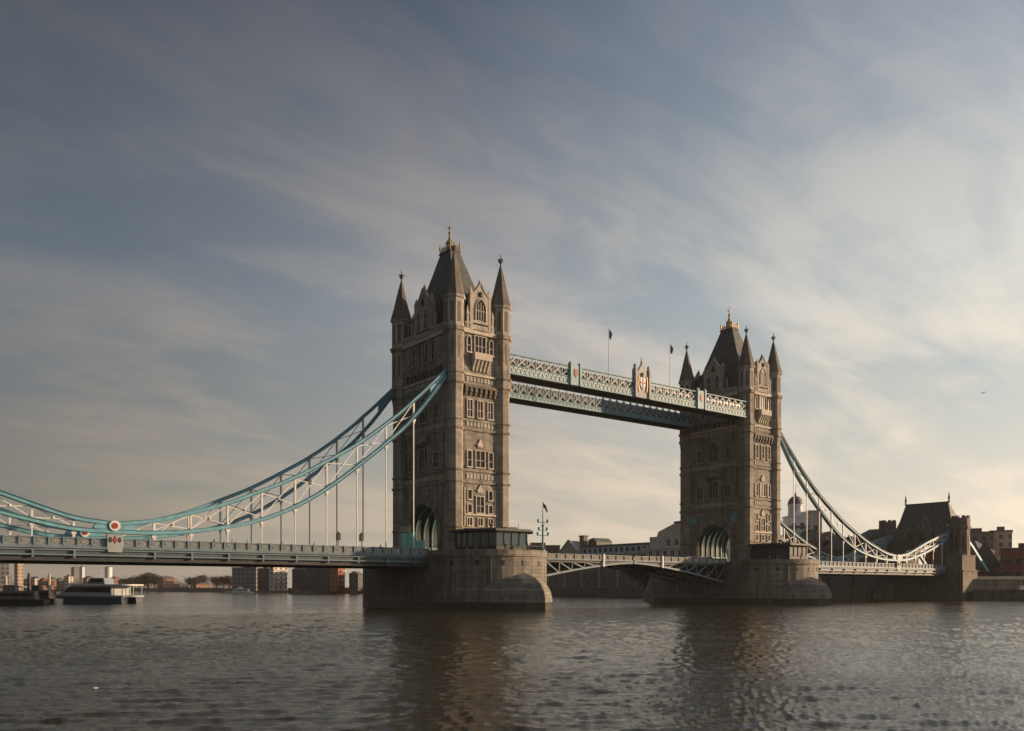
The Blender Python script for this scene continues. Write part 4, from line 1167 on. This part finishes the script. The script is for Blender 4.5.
small = [
 (26, 33, 900, 578.5, W_BRICK, SLATE, 2, 'low brick house right of the beige tower block'),
 (34, 41, 930, 576.5, W_CREAM, SLATE, 2, 'pale house second right of the beige tower block'),
 (42, 50, 900, 578, W_BRICK, BRICK, 2.5, 'brick house with red roof left of the river bus'),
 (51, 57, 940, 577, W_ORANGE, SLATE, 2, 'orange brick house above the left end of the river bus'),
 (58, 67, 960, 578, W_GREY, SLATE, 2, 'grey low house above the river bus bow'),
 (68, 74, 950, 576.5, W_CREAM, LEAD, 0, 'cream flat-roofed house above the river bus'),
 (73, 82, 1500, 567.5, W_GREY, LEAD, 0, 'hazy grey block far behind the river bus'),
 (82, 85, 1400, 567.0, WHITE, LEAD, 0, 'thin white tower far behind the river bus'),
 (86, 96, 960, 576, W_BRICK, SLATE, 2.5, 'brick terrace behind the wheelhouse of the river bus'),
 (97, 104, 950, 578, W_CREAM, SLATE, 2, 'cream terrace left of the round white tower'),
 (113, 121, 940, 576.5, W_BRICK, BRICK, 2, 'brick terrace right of the round white tower'),
 (122, 130, 930, 578.5, W_ORANGE, SLATE, 2, 'orange brick terrace left of the bare trees'),
 (131, 139, 920, 577, W_GREY, SLATE, 2, 'grey terrace beside the bare trees'),
]
for u0, u1, d, top, wm, rm, rh, lab in small:
    wharf(u0, u1, d, top, rm, wm, lab, 10, rh, 'terrace_house', rz='sun')
x, y = at(108.5, 1350)
T = thing('round_tower', (x, y, 2.6), 'round white tower on the distant left skyline', 'tower')
mb = MB(); mb.lathe([(5.3, 0), (5.3, 31), (5.6, 31.2), (5.6, 32.5)], 0, 0, 20, 0, False); mb.build('drum', WHITE, T)
mb = MB(); mb.lathe([(5.2, 32.5), (2.5, 33.5), (.3, 34)], 0, 0, 20); mb.build('roof', LEAD, T)

# south bank warehouses seen between the towers
def long_warehouse():
    # facade along the river at X = 179, seen under and over the lifting leaves
    T = thing('riverside_warehouse', (190, 150, 2.6), 'long dark brick warehouse with blue glazed roof storey between the towers', 'warehouse')
    mb = MB(); mb.box(-11, 11, -29, 42, -1, 15.4); mb.build('wall', DBRICK, T)
    mb = MB(); mb.box(-11.4, 11.4, -29.2, 42.4, 15.4, 16.2); mb.build('cornice', CREAM, T)
    mb = MB(); mb.box(-9.5, 9.5, -28.8, 12.5, 16.2, 19.6); cs = mb.build('clerestory', mat('blue_cladding', (.46, .53, .58), .5), T)
    for k in range(12):
        q = MB(); q.box(-.06, .06, -.85, .85, 0, 1.8); q.build('window', GLASS, cs, (-9.52, -27 + k*3.4, 16.9))
    mb = MB(); mb.prism([(-29.4, 19.6), (13.0, 19.6), (13.0, 20.3), (-29.4, 20.3)], 'x', -10.2, 10.2); mb.build('roof', SLATE, T)
    mb = MB(); mb.prism([(13, 16.2), (13, 17.8), (19.5, 23.0), (26, 17.8), (26, 16.2)], 'x', -11.2, 2); g = mb.build('pediment', CREAM, T)
    mb = MB(); mb.bar((-11.5, 12.6, 17.6), (-11.5, 19.5, 23.3), .5, .6); mb.bar((-11.5, 19.5, 23.3), (-11.5, 26.4, 17.6), .5, .6); mb.build('moulding', WHITE, g)
    mb = MB(); mb.box(-6, -3.5, 15, 18, 19, 25.0); mb.box(-6.3, -3.2, 14.6, 18.4, 25.0, 25.5); mb.build('chimney', DBRICK, g)
    mb = MB(); mb.prism([(8.5, 19.6), (14.5, 19.6), (14.0, 23.4), (11, 24.2), (8.5, 22.4)], 'x', -4, 6); mb.build('mansard_turret', SLATE, T)
    for j in range(4):
        for k in range(18):
            window(T, (-11.0, -26.5 + k*3.9, .9 + j*3.6), 'n', 1.4, 2.0, 'rect', 2, 2, CREAM)
    for k in range(6):
        mb = MB(); mb.box(-11.5, -11.0, -24.9 + k*11.7 + .2, -24.9 + k*11.7 + .9, -1, 15.4); mb.build('pilaster', CREAM, T)
    mb = MB(); mb.box(-15.5, -11.4, -28, 42, -.2, .6)
    for k in range(18): mb.bar((-15.3, -27+k*4, .6), (-15.3, -27+k*4, 1.8), .15)
    mb.bar((-15.3, -28, 1.8), (-15.3, 42, 1.8), .12, .12); mb.build('jetty', CREAM, T)
    return T
long_warehouse()
CREAM2 = mat('cream_facade', (.62, .55, .46), .8, var=.12, streak=.25)
T = thing('riverside_warehouse', (191, 103.5, 2.6), 'big cream banded warehouse with stepped attic left of the farther tower', 'warehouse')
mb = MB(); mb.box(-12, 12, -24, 20, -1, 17.2); mb.build('wall', CREAM2, T)
for zz in (4.5, 9, 13.3, 17.2):
    mb = MB(); mb.box(-12.4, 12.4, -24.4, 20.4, zz, zz+.5); mb.build('string_course', WHITE, T)
mb = MB(); mb.box(-11, 11, -24, 16, 17.7, 22.4); at_ = mb.build('attic', CREAM2, T)
mb = MB(); mb.prism([(-24, 22.4), (13, 22.4), (12, 24.5), (3, 27.6), (-24, 28.6)], 'x', -10, 10); mb.build('attic_roof', CREAM2, at_)
mb = MB(); mb.prism([(-24.4, 28.6), (3.2, 27.6), (3.2, 28.2), (-24.4, 29.4)], 'x', -10.4, 10.4); mb.build('roof', SOFF, T)
for j, z0 in enumerate((1.4, 5.8, 10.2, 14.3)):
    for k in range(10): window(T, (-12.0, -22 + k*4.05, z0), 'n', 1.5, 2.0, 'arch' if j == 2 else 'rect', 2, 2, CREAM)
for k in range(7): window(T, (-11.0, -21 + k*4.4, 18.6), 'n', 1.3, 2.2, 'rect', 2, 2, CREAM)
T, rf, w, h = wharf(518, 560, 470, 546, SLATE, W_DARK, 'dark flat-topped building behind the signal mast', 22)

# domed building and neighbours right of the farther tower
def domed():
    x, y = at(797, 345)
    T = thing('domed_tower', (x, y, 2.6), 'white domed tower building right of the farther tower', 'tower', None, -YAW)
    mb = MB(); mb.box(-4.4, 3.4, -4, 4, -1, 28.5); mb.box(-4.7, 3.7, -4.3, 4.3, 28.5, 29.0); mb.lathe([(2.9, 29.0), (2.8, 33.0), (3.1, 33.2), (3.1, 33.7)], -.6, 0, 12, OCT)
    mb.build('wall', mat('white_stucco', (.74, .76, .78), .8, streak=.3), T)
    mb = MB(); mb.lathe([(2.95*math.cos(a*math.pi/16), 33.7 + 3.3*math.sin(a*math.pi/16)) for a in range(8)] + [(.3, 37.0)], -.6, 0, 16, 0, True)
    mb.lathe([(.4, 36.9), (.4, 37.8), (.1, 38.3), (.06, 41.5)], -.6, 0, 8); mb.build('dome', mat('dome_lead', (.13, .13, .13), .6), T)
    mb = MB(); mb.box(3.41, 8.2, -4.4, 4.4, -1, 30.5); mb.box(3.2, 8.5, -4.7, 4.7, 30.5, 31.0); mb.build('stair_tower', CREAM, T)
    for j in range(6):
        for k in (-2.4, .8): window(T, (k, -4, 3 + j*4.2), 0.0, 1.1, 2.0, 'rect', 2, 2, STONE2)
    for j in range(3): window(T, (5.8, -4.4, 14 + j*4.6), 0.0, 1.2, 1.9, 'rect', 2, 2, STONE2)
    mb = MB(); mb.box(-6.4, -4.4, -5, 4, 20.5, 21.6); mb.box(-6.4, 3.2, -5.6, -4.01, 24.4, 25.0); mb.build('balcony', DBRICK, T)
domed()
T, rf, w, h = wharf(802, 826, 330, 529, SLATE, W_BRICK, 'brown brick building with pitched roof right of the domed tower', 18, 4.5)
T, rf, w, h = wharf(826, 836, 335, 531, LEAD, WHITE, 'small white gabled block right of the brown brick building', 14, 2)
T, rf, w, h = wharf(830, 862, 325, 541, LEAD, W_DARK, 'low dark building behind the near chain, between dome and gatehouse', 18, 0)
T, rf, w, h = wharf(812, 852, 305, 555, LEAD, W_CREAM, 'low cream banded block behind the right side span', 12, 0)
T, rf, w, h = wharf(768, 788, 310, 545, SLATE, W_GREY, 'grey building behind the far cabin, touching the farther tower', 14, 3)

# right edge
T, rf, w, h = wharf(960, 993, 330, 533, LEAD, W_GREY, 'grey office block with flat roof right behind the gatehouse', 20, rz='face')
T, rf, w, h = wharf(990, 1012, 340, 531.5, LEAD, W_CREAM, 'cream topped office block behind the dark slate roof', 16, rz='face')
T, rf, w, h = wharf(970, 1000, 300, 541, SLATE, DBRICK, 'dark steep slate roofed building right of the gatehouse', 14, 9, rz='face')
q = MB(); q.box(4.5, 6.4, -8.3, -3, h - 5.5, h - 3.0); q.build('dormer', CREAM, T)
T, rf, w, h = wharf(1000, 1060, 285, 549, LEAD, BRICK, 'red brick building with white window bays at the right edge', 16, rz='face')
for i in range(6):
    for j in range(2): window(T, (-w/2 + 2.0 + i*3.1, -8, 1.2 + j*4.2 + 3.2), 0.0, 1.5, 2.0, 'rect', 2, 2, STONE2)
    q = MB(); q.box(-w/2 + 2.5 + i*3.1, -w/2 + 3.7 + i*3.1, -8.5, -8.003, 2.0, 3.9); q.build('white_bay', WHITE, T)
hip_building('boat_house', (*at(1008, 268), 1.0), 26, 6, 5.2, 1.0, -YAW, GRAN, LEAD, 'low stone waterside building under the red brick building', 'building')

# ------------------------------------------------------------------ trees
def tree_mesh(seed, h=10, spread=4.5, leafn=3200):
    rnd = random.Random(seed)
    tr = MB(); tips = []
    def branch(p, d, ln, r, lv):
        q = p + d * ln
        tr.bar(p, q, r*2)
        if lv == 0: tips.append(q); return
        for k in range(3 if lv > 1 else 4):
            nd = (d + Vector((rnd.uniform(-1,1), rnd.uniform(-1,1), rnd.uniform(-.1,.8)))*.75).normalized()
            branch(q, nd, ln*rnd.uniform(.6,.85), r*.6, lv-1)
        tips.append(q)
    branch(Vector((0,0,0)), Vector((0,0,1)), h*.20, h*.024, 4)
    cr = MB()
    for k in range(leafn):
        t = rnd.choice(tips)
        c = t + Vector((rnd.gauss(0,1), rnd.gauss(0,1), rnd.gauss(0,.9)))*h*.085
        a = Vector((rnd.gauss(0,1), rnd.gauss(0,1), rnd.gauss(0,1))).normalized(); b = a.orthogonal().normalized()
        s = h*.028*rnd.uniform(.5,1.4)
        cr.add([c, c+a*s*2+b*s*.3, c+b*s], [(0,1,2)])
    return tr.mesh('trunk', BARK), cr.mesh('crown', LEAF)
TM = [tree_mesh(s) for s in (1, 2, 3)]
def tree(u, d, sc, label, k, group):
    x, y = at(u, d)
    T = thing('bare_tree', (x, y, 2.4), label, 'tree', group, k*1.7)
    T.scale = (sc*1.9, sc*1.9, sc*1.25)
    a, b = TM[k % 3]
    link('trunk', a, T); link('crown', b, T)
g1 = 'bare trees on the distant left quay'
for i, (u, d, sc, lab) in enumerate([(142, 800, 1.3, 'bare tree on the left quay, first right of the terraces'), (148, 790, 1.5, 'taller bare tree rising behind the left quay'), (155, 790, 1.35, 'bare tree left of the small bright-roofed house'),
        (192, 840, 1.25, 'bare tree between the two low quay sheds'), (200, 900, 1.5, 'bare tree rising over the orange shed'), (217, 780, 1.15, 'bare tree right of the orange shed'), (224, 700, 1.2, 'bare tree beside the moored white boat'), (230, 640, 1.0, 'bare tree against the grey flat-roofed block'),
        (20, 840, 1.0, 'bare tree under the beige tower block'), (47, 850, .9, 'bare tree left of the river bus'), (128, 850, 1.0, 'bare tree right of the river bus stern')]):
    tree(u, d, sc, lab, i, g1)
for i, (u, d, sc, lab) in enumerate([(984, 278, .62, 'bare tree at the foot of the far gatehouse'), (992, 280, .7, 'bare tree below the anchor block'), (1000, 279, .6, 'bare tree left of the low stone waterside building'), (646, 350, 1.3, 'dark tree in front of the cream banded warehouse')]):
    tree(u, d, sc, lab, i, 'bare trees on the right bank')

def woodland():
    rnd = random.Random(11); mb = MB()
    for k in range(260):
        u = rnd.uniform(22, 236); x, y = at(u, rnd.uniform(980, 1060)); hh = rnd.uniform(5, 12) * (1.3 if u > 120 else 1)
        for j in range(26):
            c = Vector((x + rnd.gauss(0, 3.5), y + rnd.gauss(0, 3.5), 3 + hh*rnd.random()**.7)); a = Vector((rnd.gauss(0,1), rnd.gauss(0,1), rnd.gauss(0,1))).normalized()*rnd.uniform(.8, 2.2); b = a.orthogonal().normalized()*rnd.uniform(.6, 1.6)
            mb.add([c, c+a, c+b], [(0,1,2)])
    o = mb.build('woodland', LEAF); tag(o, 'low brown belt of bare winter trees along the distant left bank', kind='stuff')
woodland()
# ------------------------------------------------------------------ boats
def river_bus():
    x, y = at(101, 214)
    T = thing('river_bus', (x, y, 0), 'grey white catamaran river bus passing under the left deck', 'river bus', None, -YAW + R(-18)); T.scale = (.92, .92, .92)
    for s in (-1, 1):
        mb = MB(); cy = s*2.6
        mb.loft([[(-13.5, cy-.15, 1.9), (-13.5, cy+.15, 1.9), (-13.0, cy+.1, .2), (-13.0, cy-.1, .2)],
                 [(-9, cy-1.1, 1.9), (-9, cy+1.1, 1.9), (-9, cy+.6, -.5), (-9, cy-.6, -.5)],
                 [(10, cy-1.3, 1.6), (10, cy+1.3, 1.6), (10, cy+.9, -.5), (10, cy-.9, -.5)]])
        mb.build('hull', DGREY, T)
    mb = MB(); mb.prism([(-12.8, 1.9), (10.5, 1.6), (10.5, 2.0), (-12.2, 2.4)], 'y', -3.9, 3.9); mb.build('deck', PANEL, T)
    mb = MB(); mb.prism([(-10.8, 2.3), (6.5, 2.0), (6.5, 4.7), (-6.2, 4.7)], 'y', -3.5, 3.5); cb = mb.build('cabin', PANEL, T)
    for s in (-1, 1):
        q = MB(); q.prism([(-9.0, 2.9), (6.2, 2.8), (6.2, 4.2), (-7.1, 4.2)], 'y', min(s*3.5, s*3.56), max(s*3.5, s*3.56)); q.build('window_band', GLASS, cb)
    mb = MB(); mb.prism([(-7.0, 4.7), (10.3, 4.6), (10.3, 4.9), (-6.0, 5.1)], 'y', -3.9, 3.9); mb.build('roof', WHITE, T)
    for xx in (7.3, 10.0):
        for s in (-1, 1): q = MB(); q.bar((xx, s*3.5, 2.0), (xx, s*3.5, 4.65), .16); q.build('post', PANEL, T)
    mb = MB(); mb.prism([(-3.2, 5.0), (2.8, 5.0), (2.4, 6.6), (-1.8, 6.6)], 'y', -1.7, 1.7); wh = mb.build('wheelhouse', GREY, T)
    q = MB(); q.prism([(-2.75, 5.5), (2.4, 5.5), (2.2, 6.3), (-2.1, 6.3)], 'y', -1.76, 1.76); q.build('window_band', GLASS, wh)
    q = MB(); q.lathe([(.08, 6.6), (.05, 9)], 0, 0, 6); q.bar((-.8, 0, 8), (.8, 0, 8), .08); q.build('mast', WHITE, T)
river_bus()
def motor_boat(u, d, ln, label, hm, cm, rz=0, name='motor_boat'):
    x, y = at(u, d)
    T = thing(name, (x, y, 0), label, 'boat', None, -YAW + rz)
    mb = MB(); w = ln*.14
    mb.loft([[(-ln/2, -.1, 1.6), (-ln/2, .1, 1.6), (-ln/2+.3, .05, -.3), (-ln/2+.3, -.05, -.3)], [(-ln*.3, -w, 1.4), (-ln*.3, w, 1.4), (-ln*.3, w*.6, -.4), (-ln*.3, -w*.6, -.4)], [(ln/2, -w, 1.2), (ln/2, w, 1.2), (ln/2, w*.8, -.4), (ln/2, -w*.8, -.4)]])
    mb.build('hull', hm, T)
    mb = MB(); mb.prism([(-ln*.22, 1.3), (ln*.38, 1.25), (ln*.36, 3.0), (-ln*.15, 3.0)], 'y', -w*.75, w*.75); c = mb.build('cabin', cm, T)
    q = MB(); q.prism([(-ln*.17, 1.9), (ln*.34, 1.9), (ln*.33, 2.6), (-ln*.13, 2.6)], 'y', -w*.75-.04, w*.75+.04); q.build('window_band', GLASS, c)
    q = MB(); q.prism([(-ln*.05, 3.0), (ln*.12, 3.0), (ln*.11, 4.3), (-ln*.03, 4.3)], 'y', -w*.5, w*.5); q.build('wheelhouse', cm, T)
    q = MB(); q.lathe([(.07, 4.3), (.04, 6.5)], ln*.04, 0, 6); q.build('mast', cm, T)
    return T
motor_boat(239, 560, 17, 'white passenger boat moored below the grey flat-roofed block', WHITE, WHITE)
motor_boat(295, 500, 7, 'tiny dark launch below the dark warehouses', NAVY, DARK, .3)
motor_boat(8, 186, 15, 'dark moored tug at the far left edge of the river', DARK, LEAD, .2, 'tug_boat')
motor_boat(36, 205, 12, 'dark workboat moored between the tug and the river bus', NAVY, SOFF, -.2, 'work_boat')
motor_boat(1020, 262, 8, 'small pale launch by the right river wall', WHITE, WHITE, .1)
# moored pontoon with piles
x, y = at(18, 215)
T = thing('pontoon', (x, y, 0), 'dark floating landing stage with tall piles at the left edge', 'pontoon', None, -YAW)
mb = MB(); mb.box(-16, 10, -3, 3, -.4, .9); mb.build('deck', DARK, T)
mb = MB(); mb.box(-14, 3, -2, 2, .9, 1.2); mb.box(-13.5, 2, -1.8, 1.8, 3.8, 4.1)
for k in range(6): mb.bar((-13+k*3, -1.8, 1.0), (-13+k*3, -1.8, 3.9), .18); mb.bar((-13+k*3, 1.8, 1.0), (-13+k*3, 1.8, 3.9), .18)
mb.build('shelter', GREY, T)
for k, (xx, hh) in enumerate(((-9, 6.5), (-1, 6.2), (4.5, 6.8), (9.4, 6.6))):
    q = MB(); q.lathe([(.35, -2), (.35, hh), (.15, hh+.5)], xx, -3.4, 8); q.build('pile', CREAM if k % 2 else DARK, T)
mb = MB()
mb.bar((10, 0, 1), (22, 6, 2.6), 1.2, .3); mb.build('gangway', DARK, T)

# floating bottle near the camera
x, y = at(94, 32)
T = thing('floating_bottle', (x, y, 0.0), 'tiny white bottle floating at the lower left', 'bottle')
mb = MB(); mb.loft([[(.22*k-.1, .07*rr_*math.cos(t*math.pi/4), .10+.07*rr_*math.sin(t*math.pi/4)) for t in range(8)] for k, rr_ in ((0, .6), (.1, 1), (1.0, 1), (1.3, .4), (1.6, .35))], sm=True); T.scale = (.6, .6, .6); mb.build('body', PANEL, T)
q = MB(); q.loft([[(.22*k-.1, .035*math.cos(t*math.pi/4), .10+.035*math.sin(t*math.pi/4)) for t in range(8)] for k in (1.6, 1.75)]); q.build('cap', RED, T)
# bird in the sky
x, y = at(983, 150)
T = thing('flying_bird', (x, y, CZ + (YH-393)*150/FOC), 'tiny dark bird gliding in the sky at the right', 'bird', None, -YAW + .4)
mb = MB(); mb.loft([[(xx, r_*math.cos(t*math.pi/3), r_*math.sin(t*math.pi/3)) for t in range(6)] for xx, r_ in ((-.28, .01), (-.12, .07), (.08, .08), (.2, .05), (.3, .015))], sm=True)
for s in (-1, 1): mb.add([(-.08, s*.05, .02), (.14, s*.05, .02), (.16, s*.35, .14), (.02, s*.62, .10), (-.02, s*.35, .13), (.14, s*.05, .0), (-.08, s*.05, .0), (-.02, s*.35, .11), (.02, s*.62, .09), (.16, s*.35, .12)], [(0,1,2,4),(2,3,4),(5,6,7,9),(7,8,9)])
mb.build('body', DARK, T)

# ------------------------------------------------------------------ cars
def car(x, y, z0, label, m, rz=0):
    T = thing('parked_car', (x, y, z0), label, 'car', 'white cars on the lifting leaf', rz)
    mb = MB(); mb.prism([(-2.1, .3), (2.1, .3), (2.15, .75), (1.2, .92), (.6, 1.45), (-1.2, 1.48), (-1.9, 1.0), (-2.15, .9)], 'y', -.85, .85); mb.build('body', m, T)
    for xx in (-1.35, 1.35):
        for s in (-1, 1):
            q = MB(); q.prism([(xx + .32*math.cos(t*math.pi/6), .32 + .32*math.sin(t*math.pi/6)) for t in range(12)], 'y', min(s*.7, s*.9), max(s*.7, s*.9)); q.build('wheel', TYRE, T)
    q = MB(); q.prism([(-1.4, .95), (1.0, .95), (.55, 1.38), (-1.15, 1.40)], 'y', -.87, .87); q.build('side_window', GLASS, T)
car(63.5, -4.5, 9.41, 'white car on the right lifting leaf, nearer the middle', WHITE)
car(68.8, -4.5, 9.41, 'white car on the right lifting leaf, nearer the tower', WHITE)

# ------------------------------------------------------------------ people
def person_meshes():
    out = []
    for v in range(2):
        sp = .13 if v == 0 else .24
        V = [(0,0,.95),(0,0,1.15),(0,0,1.40),(0,0,1.52),(0,.01,1.66),(0,.01,1.74),
             (-.10,0,.88),(-.11,sp*.5,.48),(-.11,sp,.08),(-.11,sp-.16,.03),
             (.10,0,.88),(.11,-sp*.5,.48),(.11,-sp,.08),(.11,-sp-.16,.03),
             (-.20,0,1.40),(-.26,.04,1.13),(-.25,-.06,.90),(.20,0,1.40),(.26,.02,1.13),(.25,-.10,.90),(-.25,-.09,.80),(.25,-.13,.80)]
        E_ = [(0,1),(1,2),(2,3),(3,4),(4,5),(0,6),(6,7),(7,8),(8,9),(0,10),(10,11),(11,12),(12,13),(2,14),(14,15),(15,16),(16,20),(2,17),(17,18),(18,19),(19,21)]
        rad = [.15,.14,.17,.07,.105,.08,.10,.07,.05,.04,.10,.07,.05,.04,.075,.055,.04,.075,.055,.04,.035,.035]
        me = bpy.data.meshes.new('person'); me.from_pydata(V, E_, [])
        o = bpy.data.objects.new('person', me); COL.objects.link(o)
        s = o.modifiers.new('s', 'SKIN'); o.modifiers.new('u', 'SUBSURF').levels = 1
        for i, r_ in enumerate(rad): me.skin_vertices[0].data[i].radius = (r_, r_*.85)
        me.skin_vertices[0].data[0].use_root = True
        dg = bpy.context.evaluated_depsgraph_get(); ev_ = o.evaluated_get(dg)
        m2 = bpy.data.meshes.new_from_object(ev_)
        m2.name = 'person'; m2.materials.clear(); m2.materials.append(CLOTH); m2.materials.append(SKIN)
        for p in m2.polygons:
            p.use_smooth = True; p.material_index = 1 if p.center.z > 1.50 or (abs(p.center.x) > .2 and p.center.z < .88) else 0
        bpy.data.objects.remove(o)
        out.append(m2)
    return out
PM = person_meshes()
hair_mb = MB(); hair_mb.ball((0, .03, 1.735), .115, 8, 5, .8)
HAIR = hair_mb.mesh('hair', SOFF)
def person(x, y, z0, label, k, group):
    o = link('person', PM[k % 2], None, (x, y, z0), random.uniform(0, 6.28)); tag(o, label, 'person', group)
    link('hair', HAIR, o)
pl = [(-47.5, 'person in dark clothes on the left deck, leftmost walker'), (-44.8, 'person in dark clothes on the left deck, second from the left'), (-42.5, 'person in dark clothes midway along the left deck'), (-36.9, 'person in dark clothes left of the lone lantern pair'),
      (-31.5, 'person in dark clothes near the left lantern'), (-19.5, 'person in dark clothes between the lanterns and the near tower'), (-16.0, 'person in dark clothes just left of the near tower arch')]
for k, (x, lab) in enumerate(pl): person(x, -8.3, 9.15, lab, k, 'walkers on the left deck')
pp = [(-3.0, -21.4, 'person at the near pier rail, leftmost'), (1.8, -21.3, 'person at the near pier rail, in front of the cabin'), (6.2, -19.6, 'person at the near pier rail beside the signal mast')]
for k, (x, y, lab) in enumerate(pp): person(x, y, 9.73, lab, k, 'visitors on the near pier')
for k, (x, y, lab) in enumerate([(80.5, -21.5, 'person at the far pier rail in front of the dark cabin'), (73.8, -13.5, 'person at the left corner of the far pier')]): person(x, y, 9.73, lab, k, 'visitors on the far pier')

# ------------------------------------------------------------------ river haze
def haze():
    mb = MB(); mb.box(-3000, 3600, -700, 5300, -3, 95)
    m = bpy.data.materials.new('haze'); m.use_nodes = True
    t = m.node_tree; t.nodes.clear()
    v = N(t, 'ShaderNodeVolumePrincipled'); o = N(t, 'ShaderNodeOutputMaterial'); L(t, v.outputs[0], o.inputs['Volume'])
    v.inputs['Color'].default_value = (.86, .85, .86, 1); v.inputs['Density'].default_value = 0.00008
    v.inputs['Anisotropy'].default_value = 0.2
    o_ = mb.build('haze', m); tag(o_, kind='stuff')
haze()
